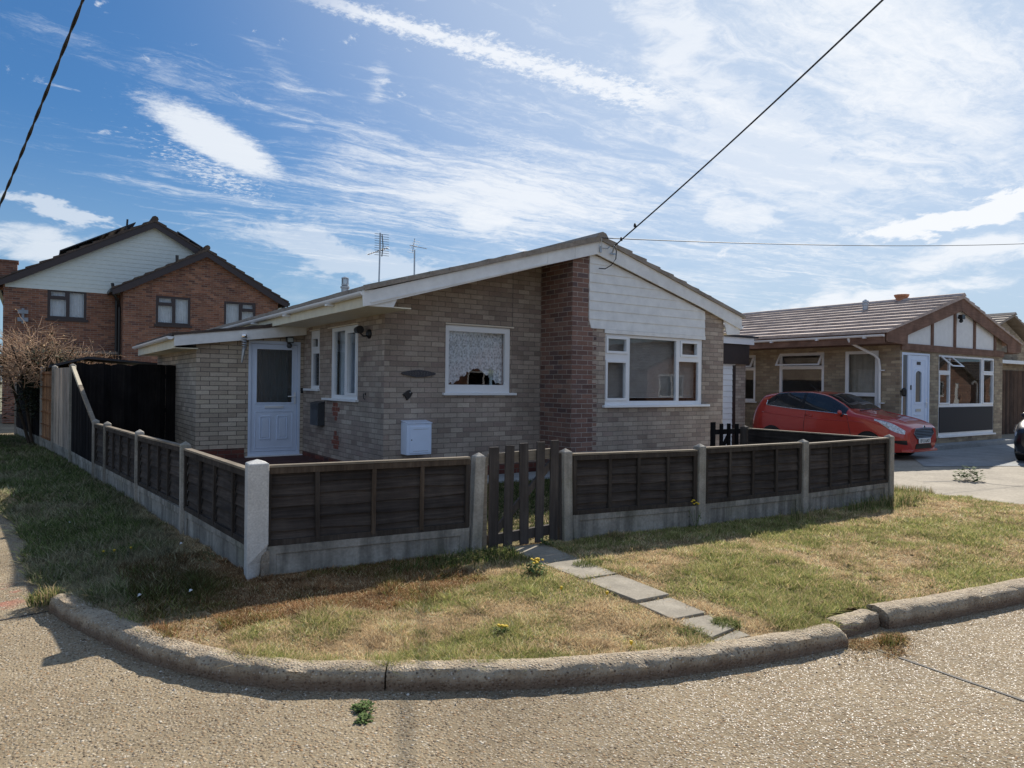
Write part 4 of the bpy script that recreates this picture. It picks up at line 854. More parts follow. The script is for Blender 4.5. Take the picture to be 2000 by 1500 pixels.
# big front window
fw = window(nb, on_y(NY), (20.36, 23.84, .36, 2.585), [(20.43, 21.02, 2.16, 2.53), (20.45, 20.99, 1.27, 2.04), (21.08, 23.02, 1.24, 2.53), (23.14, 23.76, 2.19, 2.52), (23.14, 23.76, 1.26, 2.08)], (1, 3, 4), d=.02, sill=(20.33, 23.87, .315, .362, .05))
def open_sash(parent, fn, a0, a1, b0, b1, ang, e=.05):
    """top hung sash swung out by ang degrees"""
    mb = MB(); c, s = math.cos(R(ang)), math.sin(R(ang)); H = b1-b0
    tr = lambda a, h, o: fn(a, b1-h*c+o*s*0, -h*s-o)
    def slab(m_, a, b, h0, h1, t0, t1):
        v = [tr(x, h, o) for o in (t0, t1) for h in (h0, h1) for x in (a, b)]; m_.add(v, [(0, 1, 3, 2), (4, 6, 7, 5), (0, 4, 5, 1), (2, 3, 7, 6), (0, 2, 6, 4), (1, 5, 7, 3)])
    slab(mb, a0, a1, 0, e, 0, .04); slab(mb, a0, a1, H-e, H, 0, .04); slab(mb, a0, a0+e, e, H-e, 0, .04); slab(mb, a1-e, a1, e, H-e, 0, .04)
    o = mb.build('open_sash', WHITE, parent); g2 = MB(); slab(g2, a0+e-.004, a1-e+.004, e-.004, H-e+.004, .015, .025); g2.build('pane', GLASS, o); return o
MB().box(20.43, 23.77, NY+.0, NY+.018, .45, 1.15).build('lower_pane', simple('dark_panel_glass', (.022, .025, .034), .45, var=0, spec=.08), fw)
open_sash(fw, on_y(NY), 20.40, 21.05, 2.12, 2.55, 48)
n1 = window(nb, on_x(NX), (11.25, 12.68, 1.1, 2.64), [(11.33, 12.60, 1.18, 2.17), (11.33, 12.60, 2.27, 2.58)], d=.01, sill=(11.2, 12.73, 1.06, 1.10, .05)); open_sash(n1, on_x(NX), 11.27, 12.66, 2.22, 2.60, 32)
n2 = window(nb, on_x(NX), (9.72, 10.64, .9, 2.64), [(9.82, 10.55, 1.53, 2.56), (9.82, 10.55, .98, 1.43)], d=.01, sill=(9.68, 10.68, .86, .90, .05), glass=GLASS)
n3 = window(nb, on_x(NX), (13.5, 14.4, 1.2, 2.62), [(13.58, 14.32, 1.28, 2.15), (13.58, 14.32, 2.25, 2.55)], d=.01, sill=(13.45, 14.45, 1.16, 1.2, .05)); open_sash(n3, on_x(NX), 13.52, 14.38, 2.2, 2.58, 30)
mb = MB(); mb.box(18.25, 24.45, 8.78, 9.165, .03, .17); mb.build('doorstep', SMOOTHC, nb, bevel=.01)
curtain('net_curtain', 'plain beige blind behind the frosted side window of the timber gable bungalow', on_x(NX), 9.80, 10.58, 2.58, lambda t: 1.0, 2, simple('beige_blind', (.32, .29, .23), .9), .16, .01)
t = thing('security_light', 'small black floodlight under the apex of the brown timber gable', 'security light', (21.35, NY-.1, 3.5)); mb = MB(); mb.box(21.27, 21.45, NY-.19, NY-.08, 3.60, 3.72); mb.build('housing', BLACK, t, bevel=.01); mb = MB(); mb.lathe((21.36, NY-.12, 3.50), [(.03, .1), (.05, .07), (.05, .03), (.02, 0)], 10); mb.build('sensor', BLACK, t); mb = MB(); mb.box(21.34, 21.39, NY-.09, NY-.04, 3.62, 3.68); mb.build('bracket', BLACK, t)
t = thing('wall_lantern', 'black lantern on the brick wall left of the neighbouring white front door', 'lamp', (18.35, NY, 1.45)); mb = MB(); mb.lathe((18.34, NY-.09, 1.45), [(.04, 0), (.06, .03), (.065, .17), (.03, .22)], 8); mb.build('case', BLACK, t); mb = MB(); mb.box(18.32, 18.36, NY-.06, NY-.0, 1.55, 1.6); mb.build('bracket', BLACK, t)
# items behind the big window: a pale looped pipe ornament is left as simple lamp shapes
t = thing('pipe_ornament', 'pale looped pipe ornament behind the right side of the big front window', 'lamp', (23.4, 9.6, .22)); mb = MB(); mb.tube([(23.62, 9.55, .22), (23.62, 9.55, 1.5)]+[(23.45+.17*math.cos(a), 9.55, 1.75+.14*math.sin(a)) for a in np.linspace(0, math.pi*.9, 8)], .03, 8); mb.build('arm', simple('pale_pipe', (.6, .55, .45), .5), t); mb = MB(); mb.lathe((23.62, 9.55, .22), [(.14, 0), (.14, .02), (.03, .04)], 14); mb.build('base', BLACK, t)
# brown garage beyond, and the third bungalow ---------------------------------
t = thing('garage', 'dark brown boarded garage with a white gutter at the far right', 'garage', (27, 10.8, .03))
mb = MB(); mb.box(24.45, 32, 10.8, 17, .03, 2.6); mb.build('wall', NBUFF, t); mb = MB()
for i in range(40): mb.box(24.6+i*.18, 24.6+i*.18+.172, 10.765+.004*(i % 2), 10.798, .06, 2.35)
mb.build('door', wood('brown_garage_boards', ((.05, .032, .024), (.085, .055, .04), (.12, .08, .06)), along='y'), t)
mb = MB(); mb.box(24.42, 32.1, 10.6, 17.1, 2.62, 2.70); mb.build('roof', FELT, t); mb = MB(); mb.box(25.45, 32.1, 10.52, 10.6, 2.58, 2.70); mb.build('gutter', WHITE, t)
t = thing('security_light', 'white floodlight on the brown garage at the far right edge', 'security light', (26.3, 10.7, 2.3)); mb = MB(); mb.box(26.5, 26.75, 10.62, 10.74, 2.28, 2.40); mb.build('housing', WHITE, t, bevel=.01); mb = MB(); mb.box(26.35, 26.5, 10.66, 10.76, 2.30, 2.38); mb.build('sensor', BLACK, t)
t3 = thing('bungalow', 'bungalow roof of dull grey tiles beyond the brown timber gable, at the right edge', 'house', (31, 14, .03))
mb = MB(); mb.box(27.6, 34, 11.5, 22, .03, 3.0); mb.build('wall', NBUFF, t3); mb = MB(); mb.prism([(27.6, 11.5, 3.0), (34, 11.5, 3.0), (30.8, 11.5, 4.25)], (0, .1, 0)); mb.build('gable', NBUFF, t3)
r3 = stepped_roof('roof', t3, TILE, (26.8, 3.15), (30.8, 4.50), 11.2, 22.3, 12, th=.06); stepped_roof('roof', t3, TILE, (34.8, 3.15), (30.8, 4.50), 11.2, 22.3, 12, th=.06)
mb = MB(); mb.prism([(30.65, 11.15, 4.50), (30.8, 11.15, 4.60), (30.95, 11.15, 4.50)], (0, 11.2, 0)); mb.build('ridge_tiles', TILE, r3); gutter(t3, 26.85, 11.3, 22, 3.1)

# ================================================================== two storey brick house far left
hb = thing('brick_house', 'two storey orange red brick house with pale gable cladding and dark window frames', 'house', (4, 33, .03))
YM, YW = 31.2, 30.1
DW = simple('dark_window_frame', (.030, .018, .018), .4)
def hwin(fn, x0, x1, z0, z1, flip=False):
    xm = (x0+x1)/2+(.02 if not flip else -.02); e = .085
    L = [(x0+e, xm-e*.7, z0+e, z0+.66*(z1-z0)), (x0+e+.03, xm-e*.7-.03, z0+.66*(z1-z0)+.13, z1-e), (xm+e*.7, x1-e, z0+e, z1-e)]
    if flip: L = [(x0+x1-b, x0+x1-a, c, d_) for a, b, c, d_ in L]
    return window(hb, fn, (x0, x1, z0, z1), L, d=.02, m=DW, sill=(x0-.06, x1+.06, z0-.09, z0, .05))
W1, W2, W3 = (.48, 1.72, 3.90, 4.98), (3.95, 5.18, 3.80, 4.91), (6.44, 7.68, 3.78, 4.88)
wall('wall', hb, on_y(YM), [(-.85, .03), (8.9, .03), (8.9, 5.2), (4.0, 7.9), (-.85, 5.2)], [rect(*W1)], .12, ORANGE)
wall('wall', hb, on_x(-.85), [(YM+.1201, .03), (41, .03), (41, 5.2), (YM+.1201, 5.2)], [], .12, ORANGE)
wall('wall', hb, on_x(8.9), [(YM+.1201, .03), (41, .03), (41, 5.2), (YM+.1201, 5.2)], [], -.12, ORANGE)
wall('wing_wall', hb, on_y(YW), [(2.84, .03), (8.60, .03), (8.60, 5.0), (5.74, 6.70), (2.84, 5.05)], [rect(*W2), rect(*W3)], .12, ORANGE)
wall('wing_wall', hb, on_x(2.84), [(YW+.1201, .03), (YM, .03), (YM, 5.05), (YW+.1201, 5.05)], [], .12, ORANGE)
wall('wing_wall', hb, on_x(8.60), [(YW+.1201, .03), (33, .03), (33, 5.0), (YW+.1201, 5.0)], [], -.12, ORANGE)
mb = MB(); mb.box(-.7, 8.8, 34, 34.1, .1, 5.2); mb.box(-.7, 8.8, 30.5, 34, 2.6, 2.7); mb.box(2.9, 8.5, 30.25, 31.2, 5.0, 5.05); mb.box(-.7, 8.8, 31.4, 34, 5.15, 5.2); mb.build('room_lining', ROOMD, hb)
for wn in (W1,): hwin(on_y(YM), *wn)
hwin(on_y(YW), *W2); hwin(on_y(YW), *W3, flip=True)
tri_boards(hb, 'gable_cladding', SIDING, YM-.006, lambda z: max(-.80, 4.0-(7.80-z)/.555), lambda z: min(8.8, 4.0+(7.80-z)/.555), 4.95, None, .16)
def slope_slab(p0, p1, y0, y1, th, name, m, par): return MB().prism([(p0[0], y0, p0[1]), (p1[0], y0, p1[1]), (p1[0], y0, p1[1]+th), (p0[0], y0, p0[1]+th)], (0, y1-y0, 0)).build(name, m, par)
for (e, a, y0, y1, n) in [((-1.05, 5.15), (4.0, 7.98), YM-.25, 41, 12), ((9.05, 5.15), (4.0, 7.98), YM-.25, 41, 12), ((2.45, 5.02), (5.74, 6.86), YW-.25, 33, 9), ((8.98, 4.98), (5.74, 6.86), YW-.25, 33, 9)]:
    stepped_roof('roof', hb, TILED, e, a, y0, y1, n, th=.07)
    s = 1 if e[0] < a[0] else -1
    MB().prism([(e[0]+.02*s, y0+.03, e[1]-.02), (a[0], y0+.03, a[1]-.03), (a[0], y0+.03, a[1]-.30), (e[0]+.5*s, y0+.03, e[1]-.02), (e[0]+.02*s, y0+.03, e[1]-.22)], (0, .03, 0)).build('bargeboard', DW, hb)
    mb = MB(); mb.box(e[0]-.06, e[0]+.06, y0+.05, y1, e[1]-.12, e[1]-.0); mb.build('gutter', BLACK, hb)
MB().lathe((4.0, YM-.26, 8.02), [(.13, 0), (.13, 9)], 8, 'y').build('ridge_tiles', TILED, hb); MB().lathe((5.74, YW-.26, 6.92), [(.11, 0), (.11, 3)], 8, 'y').build('ridge_tiles', TILED, hb)
for ps_, rr_ in (([(2.55, 30.95, 5.35), (2.6, 30.95, 5.0), (2.70, 30.98, 4.75), (2.72, 30.98, .1)], .055), ([(2.45, 30.0, 4.95), (2.70, 30.3, 4.6), (2.76, 30.5, 4.4), (2.76, 30.5, .1)], .05), ([(9.0, 29.95, 4.95), (8.75, 30.0, 4.75), (8.68, 30.02, 4.6), (8.68, 30.02, .1)], .05), ([(.2, YM-.06, 2.35), (2.7, YM-.06, 2.28)], .05)):
    MB().tube(ps_, rr_, 8).build('downpipe', BLACK, hb)
SOLAR = simple('solar_glass', (.012, .014, .022), .12, 0, .05)
for s, a0, a1 in ((-1, .62, 3.15), (1, .9, 2.7)):
    for j in range(4):
        y = 31.5+j*1.7; zt = lambda dd_: 7.98-.56*dd_+.24
        mb = MB(); mb.prism([(4+s*a0, y, zt(a0)), (4+s*a1, y, zt(a1)), (4+s*a1, y, zt(a1)+.045), (4+s*a0, y, zt(a0)+.045)], (0, 1.65, 0)); mb.build('solar_panel', SOLAR, hb)
mb = MB(); mb.box(-1.02, -.46, 32.5, 33.1, 5.0, 6.02); mb.box(-1.06, -.42, 32.46, 33.14, 6.02, 6.10); ch = mb.build('chimney', ORANGE, hb)
MB().tube([(3.05, 31.4, 7.5), (3.08, 31.4, 7.96)], .04, 6).build('roof_vent', BLACK, hb); MB().tube([(4.66, 30.0, 6.3), (4.66, 30.0, 6.52)], .06, 6).build('roof_vent', BLACK, hb)
mb = MB(); mb.box(-.30, -.22, YM-.12, YM-.09, 3.65, 4.2); mb.box(-.42, -.10, YM-.14, YM-.10, 3.72, 3.86); mb.box(-.42, -.10, YM-.14, YM-.10, 4.0, 4.14); mb.build('wall_bracket', simple('dull_bracket', (.22, .25, .29), .6), hb)
for (a0, a1, y, lb) in [(.52, 1.68, YM, 'plain grey blind in the left upstairs window of the far brick house'), (4.0, 5.13, YW, 'pale vertical blind in the middle upstairs window of the far brick house'), (6.49, 7.63, YW, 'pale vertical blind in the right upstairs window of the far brick house')]:
    curtain('window_blind', lb, on_y(y), a0, a1, 4.95, lambda t: 3.85, 14, simple('pale_blind', (.55, .58, .6), .9), .16, .012)

# houses over the road, behind the camera: what the windows reflect
def opposite(x, label):
    t = thing('bungalow', label, 'house', (x+4, -11, .03), 'bungalows over the road')
    wall('wall', t, on_y(-10), [(x, .03), (x+8, .03), (x+8, 2.6), (x+4, 4.2), (x, 2.6)], [rect(x+1, x+3, 1, 2.3), rect(x+5, x+5.9, .1, 2.2)], -.12, ORANGE)
    for q4 in ((x, x+.1, -18, -10.13), (x+7.9, x+8, -18, -10.13), (x+.1, x+7.9, -11.6, -11.5)): MB().box(*q4, .03, 2.6).build('wall', ORANGE, t)
    window(t, on_y(-10), (x+1, x+3, 1, 2.3), [(x+1.1, x+1.95, 1.1, 2.2), (x+2.05, x+2.9, 1.1, 2.2)], d=-.08); MB().box(x+5, x+5.9, -10.08, -10.04, .1, 2.2).build('door', WHITE, t)
    stepped_roof('roof', t, TILED, (x-.5, 2.5), (x+4, 4.35), -18, -9.7, 10); stepped_roof('roof', t, TILED, (x+8.5, 2.5), (x+4, 4.35), -18, -9.7, 10)
opposite(6, 'red brick bungalow over the road, its gable towards the camera side'); opposite(16.5, 'red brick bungalow over the road, farther right'); opposite(28, 'red brick bungalow over the road, opposite the red car'); opposite(50, 'red brick bungalow over the road, well beyond the driveways'); opposite(61, 'red brick bungalow over the road, second from the far end'); opposite(72, 'red brick bungalow over the road, at the far end of the row')

# ================================================================== fences
def gzz(x, y): return float(gz(np.array([x]), np.array([y]))[0])
def post(mb, x, y, z0, z1, w_=.10, d=(1, 0), lean=(0, 0), cap=.035, chip=False):
    a = Vector((d[0], d[1], 0)).normalized(); b = Vector((-a.y, a.x, 0)); c = Vector((x, y, 0)); h = w_/2; vs = []
    zs = [z0-.15, z1-cap] if not chip else [z0-.15, z0+.02, z0+.13, z0+.27, z1-cap]
    for z in zs:
        k = (z-z0)/(z1-z0)
        for i, j in ((-1, -1), (1, -1), (1, 1), (-1, 1)):
            p = c+a*h*i+b*h*j+Vector((lean[0]*k, lean[1]*k, z))
            if chip and i == 1 and j == -1 and z < z0+.2: p -= (a-b)*h*(.75 if z < z0+.1 else .55)
            vs.append(p)
    vs.append(c+Vector((lean[0], lean[1], z1))); n = len(zs)
    fs = [(0, 3, 2, 1)]+[(4*k+i, 4*k+(i+1) % 4, 4*k+4+(i+1) % 4, 4*k+4+i) for k in range(n-1) for i in range(4)]+[(4*(n-1)+i, 4*(n-1)+(i+1) % 4, 4*n) for i in range(4)]
    mb.add(vs, fs); return mb
def frame2(p, q): a = (Vector((*q, 0))-Vector((*p, 0))); L = a.length; a.normalize(); return a, Vector((a.y, -a.x, 0)), L   # along, outward(towards street), length
def gravel(parent, p, q, z0, h=.24, m=None):
    a, n, L = frame2(p, q); c = Vector((*p, 0)); s0, s1 = .055, L-.055; P = lambda s, o, z: c+a*s+n*o+Vector((0, 0, z)); mb = MB()
    # recessed face with raised border
    outer = [(s0, z0-.12), (s1, z0-.12), (s1, z0+h), (s0, z0+h)]; inner = [(s0+.09, z0+.0), (s1-.09, z0+.0), (s1-.09, z0+h-.065), (s0+.09, z0+h-.065)]
    mb.plate(outer, [inner], lambda s, z: P(s, .025, z), -n*.012); mb.plate(outer, [], lambda s, z: P(s, .0135, z), -n*.035)
    return mb.build('gravel_board', m or CONCB, parent, bevel=.004)
def lap_panel(parent, p, q, z0, z1, battens=3, slope=0, m=None, seed=0, front=True):
    a, n, L = frame2(p, q); c = Vector((*p, 0)); s0, s1 = .06, L-.06; P = lambda s, o, z: c+a*s+n*o+Vector((0, 0, z)); rnd = random.Random(seed); mb = MB()
    nb_ = max(4, int((z1-z0-.05)/.085)); hh = (z1-.05-z0)/nb_; N = 14
    for i in range(nb_):
        zb = z0+i*hh; ph = rnd.random()*9; rows = []
        for k in range(N+1):
            s = s0+(s1-s0)*k/N; w_ = .007*math.sin(s*3.1+ph)+.005*math.sin(s*9+ph*2); zs_ = slope*(s-s0)
            rows.append([P(s, -.014, zb+hh+.012+zs_), P(s, .008+.004*math.sin(ph+s), zb+w_+zs_-.006), P(s, -.004, zb+w_+zs_-.006), P(s, -.020, zb+hh+.012+zs_)])
        mb.grid(rows); mb.add(rows[0], [(0, 1, 2, 3)]); mb.add(rows[-1], [(3, 2, 1, 0)])
    pn = mb.build('fence_panel', m or DFENCE, parent)
    for k in range(battens+2):
        bt = MB()
        s = s0+.02+(s1-s0-.04)*k/(battens+1)+(rnd.uniform(-.05, .05) if 0 < k < battens+1 else 0); zs_ = slope*(s-s0)
        bt.bar(P(s, .02, z0-.0+zs_), P(s+rnd.uniform(-.008, .008), .02, z1-.03+zs_), .034 if 0 < k < battens+1 else .042, .022, n); bt.build('batten', (BATTEN if rnd.random() < .6 else BATTEND) if seed == 1 else BATTEND, pn)
    MB().bar(P(s0, .02, z1-.047), P(s1, .02, z1-.047+slope*(s1-s0)), .028, .046).build('front_rail', BATTEN if seed == 1 else BATTEND, pn); MB().bar(P(s0-.0, .008, z1-.012), P(s1, .008, z1-.012+slope*(s1-s0)), .062, .018).build('top_rail', RAIL, pn); MB().bar(P(s0, .012, z0+.004), P(s1, .012, z0+.004+slope*(s1-s0)), .03, .045).build('bottom_rail', BATTEND, pn)
    return pn
def posts(parent, pts, z0, z1, dirs, leans=None, m=None, **k):
    for i, (x, y) in enumerate(pts): post(MB(), x, y, z0, z1, .098, dirs, (leans or {}).get(i, (0, 0)), **k).build('concrete_post', m or CONC, parent, bevel=.006)
f1 = thing('fence', 'dark lap fence bay between the white corner post and the picket gate', 'fence', (2.35, 5.45, .14), 'low garden fences')
lap_panel(f1, FENCE_F[0], FENCE_F[1], .395, 1.005, 3, seed=1); gravel(f1, FENCE_F[0], FENCE_F[1], .14, .235)
posts(f1, [(3.275, 5.335)], .13, 1.035, (1, -.1), {0: (.045, .02)}); post(MB(), *FENCE_F[0], .13, 1.05, .155, (1, -.1), chip=True, cap=.03).build('corner_post', CONCW, f1, bevel=.008)['label'] = 'thick white painted corner post with a broken lower corner'
post(MB(), FENCE_F[0][0]+.055, FENCE_F[0][1]-.035, .10, .36, .06, (1, -.1), cap=.01).build('broken_core', RUBBLE, f1)
mb = MB(); mb.bar((3.37, 5.345, .12), (3.372, 5.345, .99), .045, .05, (0, 1, 0)); mb.build('gate_jamb', RAIL, f1)
f2 = thing('fence', 'dark lap fence of three bays with concrete posts, right of the picket gate', 'fence', (6.9, 5.05, .14), 'low garden fences')
for i in range(2, 5): lap_panel(f2, FENCE_F[i], FENCE_F[i+1], .40, .985+(.01 if i == 3 else 0), 3, seed=i+10, slope=-.006 if i == 2 else .004); gravel(f2, FENCE_F[i], FENCE_F[i+1], .13, .255)
posts(f2, FENCE_F[2:], .13, 1.035, (1, -.05), {0: (-.02, 0)})
f3 = thing('fence', 'dark lap fence running back from the white corner post along the left verge', 'fence', (1.1, 9, .14), 'low garden fences')
def rev(p, q): return q, p
for i in range(0, 4): lap_panel(f3, *rev(FENCE_L[i], FENCE_L[i+1]), .40, .99, 3 if i < 3 else 0, seed=i+30, slope=(-.012, .01, .0, 0)[i]); gravel(f3, *rev(FENCE_L[i], FENCE_L[i+1]), .13, .25)
posts(f3, FENCE_L[1:5], .12, 1.05, (.09, 1), {0: (.0, .02)})
f4 = thing('fence', 'low dark fence running back from the front fence end post beside the red car', 'fence', (9.57, 6.1, .1), 'low garden fences')
lap_panel(f4, (9.56, 4.93), (9.585, 7.25), .30, .985, 4, seed=50); posts(f4, [(9.585, 7.27)], .1, 1.03, (0, 1), m=GATEW)
def vert_boards(parent, p, q, z0, zt, n, m, name='boards', gap=.006, thick=.018, ins=.05, gaps=None):
    a, nn, L = frame2(p, q); c = Vector((*p, 0)); mb = MB(); w_ = (L-2*ins)/n
    for i in range(n):
        s = ins+i*w_; g0 = gap+(gaps[i] if gaps else 0); o = .004*(i % 2); za, zb = zt(s/L), zt((s+w_)/L)
        v = [c+a*x+nn*y+Vector((0, 0, z)) for (x, z) in ((s+g0/2, z0), (s+w_-g0/2, z0), (s+w_-g0/2, zb), (s+g0/2, za)) for y in (o, o+thick)]
        mb.add(v, [(0, 2, 4, 6), (1, 7, 5, 3), (0, 1, 3, 2), (2, 3, 5, 4), (4, 5, 7, 6), (6, 7, 1, 0)])
    return mb.build(name, m, parent)
f5 = thing('fence', 'tall side fence with concrete posts and panels in grey, orange brown and black boards', 'fence', (.3, 17.5, .1))
TP = FENCE_L[5:]
mats_ = [GREYV, ORANGEV, DFENCEV, DFENCEV]; nbd = [13, 11, 13, 20]
for i in range(4):
    p, q = TP[i+1], TP[i]; top = (1.86, 1.80, 1.74, 1.72)[i]
    pn = vert_boards(f5, p, q, .36, lambda t: top, nbd[i], mats_[i], 'fence_panel'); gravel(f5, p, q, .10, .26)
    if i == 1:
        a, n, L = frame2(p, q); mb = MB()
        for k in range(6): mb.bar(Vector((*p, .40+k*.27))+a*.06+n*.03, Vector((*p, .40+k*.27))+a*(L-.06)+n*.03, .016, .035, n)
        mb.build('trellis_bar', wood('dark_orange_batten', ((.12, .055, .025), (.18, .085, .04), (.22, .11, .05))), pn)
posts(f5, TP, .1, 1.93, (.12, 1))
rk = vert_boards(f5, FENCE_L[5], FENCE_L[4], .36, lambda t: 1.84-.92*t, 15, DFENCEV, 'raked_panel'); gravel(f5, FENCE_L[5], FENCE_L[4], .12, .25)
a, n, L = frame2(FENCE_L[5], FENCE_L[4]); c = Vector((*FENCE_L[5], 0)); mb = MB(); mb.bar(c+a*.02+Vector((0, 0, 1.87)), c+a*(L*.36)+Vector((0, 0, 1.53)), .055, .05); mb.build('raked_rail', simple('bare_new_timber', (.52, .46, .34), .8), rk)
mb = MB(); mb.bar(c+a*(L*.362)+Vector((0, 0, 1.528)), c+a*(L-.03)+Vector((0, 0, .94)), .055, .05); mb.build('raked_rail', RAIL, rk)
f6 = thing('fence', 'black close boarded fence and side gate joining the tall fence to the porch', 'fence', (1.5, 15.1, .1))
vert_boards(f6, (.64, 14.85), (1.70, 15.27), .14, lambda t: 1.93+.02*math.sin(t*20), 9, DFENCEV, 'fence_panel', ins=0, gap=.001)
gp = vert_boards(f6, (1.70, 15.27), (2.42, 15.54), .16, lambda t: 1.95, 7, DFENCEV, 'side_gate', gap=.001, ins=.004, gaps=[.0, .0, .006, .007, .006, .010, .005])
mb = MB(); a, n, L = frame2((1.70, 15.27), (2.42, 15.54)); c = Vector((1.70, 15.27, 0))
for z in (.35, 1.05, 1.72): MB().bar(c+a*.05-n*.02+Vector((0, 0, z)), c+a*(L-.05)-n*.02+Vector((0, 0, z)), .04, .09).build('ledge', DFENCEV, gp)
# picket gates
gt = thing('picket_gate', 'grey weathered picket gate with five pales at the start of the slab path', 'gate', (3.85, 5.32, .14))
A, B = Vector((3.415, 5.36, 0)), Vector((4.20, 5.335, 0)); a = (B-A).normalized(); n = Vector((a.y, -a.x, 0)); L = (B-A).length
for i, (t_, tp, w_) in enumerate(((.075, 1.075, .10), (.28, 1.085, .094), (.50, 1.10, .096), (.725, 1.105, .09), (.935, 1.115, .092))):
    p = A+a*(L*t_)+n*.02; lean = .012*math.sin(i*2.3); mb = MB(); mb.bar(p+Vector((-lean*.5, 0, .155)), p+Vector((lean, 0, tp)), w_, .02, n); mb.build('pale', GATEW, gt, bevel=.003)
for z0_, z1_ in ((.965, .99), (.225, .26)): mb = MB(); mb.bar(A+a*.02-n*.012+Vector((0, 0, z0_)), B-a*.01-n*.012+Vector((0, 0, z1_)), .04, .095); mb.build('rail', RAIL if z0_ > .5 else GATEW, gt, bevel=.003)
mb = MB(); mb.bar(A+a*.08-n*.012+Vector((0, 0, .28)), B-a*.06-n*.012+Vector((0, 0, .90)), .03, .06); mb.build('brace', GATEW, gt)
mb = MB(); mb.bar(B+a*.045+Vector((0, 0, .12)), B+a*.045+Vector((0, 0, .985)), .035, .05, n); mb.build('gate_jamb', GATEW, gt)
g2 = thing('picket_gate', 'small dark picket gate beside the corner of the bungalow, behind the front fence', 'gate', (9.15, 7.28, .12))
for x, tp, w_ in ((8.82, 1.09, .10), (9.02, 1.06, .07), (9.20, 1.06, .07), (9.40, 1.05, .07)): mb = MB(); mb.bar((x, 7.28, .15), (x+.005, 7.28, tp), w_, .025, (0, -1, 0)); mb.build('pale', DFENCEV, g2, bevel=.003)
for z in (.30, .93): mb = MB(); mb.bar((8.80, 7.30, z), (9.50, 7.30, z), .03, .08); mb.build('rail', DFENCEV, g2)
mb = MB(); mb.bar((8.85, 7.305, .35), (9.25, 7.305, .90), .025, .06); mb.build('brace', DFENCEV, g2)
# ================================================================== cars
def paintf(col):
    def f(g, b):
        n = g.noise(g.pos(), 40, 2)
        g.put(b.inputs['Base Color'], g.mix(1, col, g.ramp(n, [(.3, .93), (.7, 1.05)]), 'MULTIPLY')); b.inputs['Roughness'].default_value = .33
        b.inputs['Coat Weight'].default_value = .9; b.inputs['Coat Roughness'].default_value = .06; b.inputs['Specular IOR Level'].default_value = .4
    return f
RED = mat('red_car_paint', paintf((.42, .036, .024))); BLK = mat('black_car_paint', paintf((.012, .012, .014)))
CARGLASS = simple('dark_car_glass', (.022, .025, .029), .03, var=.3, scale=3, spec=.7); RUBBER = simple('tyre_rubber', (.015, .015, .015), .8); ALLOY = simple('alloy', (.45, .45, .47), .3, .9)
LAMP = simple('headlamp_glass', (.50, .53, .56), .06, .25, .5, scale=26, spec=.9); GRILLE = simple('grille_black', (.01, .01, .011), .3); PLATE = simple('plate_white', (.75, .75, .72), .45, var=.02); INK = simple('plate_ink', (.01, .01, .01), .5)
S_ = [0, .05, .16, .40, .75, 1.0, 1.18, 1.55, 1.98, 2.4, 2.9, 3.35, 3.66, 3.78, 3.90, 3.97]
#      wb   zb    wm   zm   ws   zs   wr   zr   zc
T_ = [(.46, .25, .60, .45, .58, .64, .48, .715, .735), (.62, .21, .71, .46, .67, .68, .55, .755, .775), (.72, .19, .78, .48, .735, .735, .59, .815, .84),
      (.78, .18, .835, .53, .78, .83, .61, .895, .92), (.80, .18, .855, .57, .81, .905, .63, .965, .985), (.80, .18, .86, .59, .825, .94, .66, 1.005, 1.03), (.80, .18, .86, .60, .83, .955, .68, 1.04, 1.075),
      (.80, .18, .86, .62, .825, .975, .62, 1.24, 1.28), (.80, .18, .86, .64, .815, 1.00, .575, 1.42, 1.46), (.80, .18, .86, .65, .81, 1.025, .565, 1.475, 1.505), (.80, .19, .86, .67, .80, 1.06, .56, 1.475, 1.50),
      (.80, .20, .855, .70, .785, 1.105, .545, 1.435, 1.462), (.78, .22, .84, .71, .765, 1.13, .525, 1.385, 1.41), (.75, .25, .81, .70, .735, 1.09, .54, 1.22, 1.24), (.70, .28, .76, .66, .69, .97, .54, 1.05, 1.07), (.64, .30, .70, .62, .64, .84, .52, .90, .92)]
TA = np.array(T_, float); SA = np.array(S_)
def herm(x, X, Y):
    x = min(max(x, X[0]), X[-1]); i = min(max(int(np.searchsorted(X, x, 'right'))-1, 0), len(X)-2); h = X[i+1]-X[i]; t = (x-X[i])/h
    def sl(k):
        if k == 0 or k == len(X)-1: j = 0 if k == 0 else k-1; return (Y[j+1]-Y[j])/(X[j+1]-X[j])
        a, b = (Y[k]-Y[k-1])/(X[k]-X[k-1]), (Y[k+1]-Y[k])/(X[k+1]-X[k]); pos = (a*b > 0); return np.where(pos, 2*a*b/np.where(np.abs(a+b) < 1e-9, 1, a+b), 0)
    m0, m1 = sl(i), sl(i+1); return (2*t**3-3*t**2+1)*Y[i]+(t**3-2*t**2+t)*h*m0+(-2*t**3+3*t**2)*Y[i+1]+(t**3-t**2)*h*m1
def CS(s, t):
    """car skin: s along from the nose, t 0..4 from sill to centre line (left side)"""
    k = herm(s, SA, TA); w_ = [k[0], k[2], k[4], k[6], 0]; z_ = [k[1], k[3], k[5], k[7], k[8]]
    tt = np.array([0, 1, 2, 3, 4.]); ww = float(herm(t, tt, np.array(w_)[:, None])[0]); zz_ = float(herm(t, tt, np.array(z_)[:, None])[0])
    return Vector((-ww, s, zz_))
def CN(s, t):
    e = 1e-2; a = CS(min(s+e, 3.97), t)-CS(max(s-e, 0), t); b = CS(s, min(t+e, 4))-CS(s, max(t-e, 0)); n = a.cross(b); n.normalize()
    c = CS(s, t); return n if n.dot(Vector((c.x, (s-2)*.2, c.z-.6))) > 0 else -n
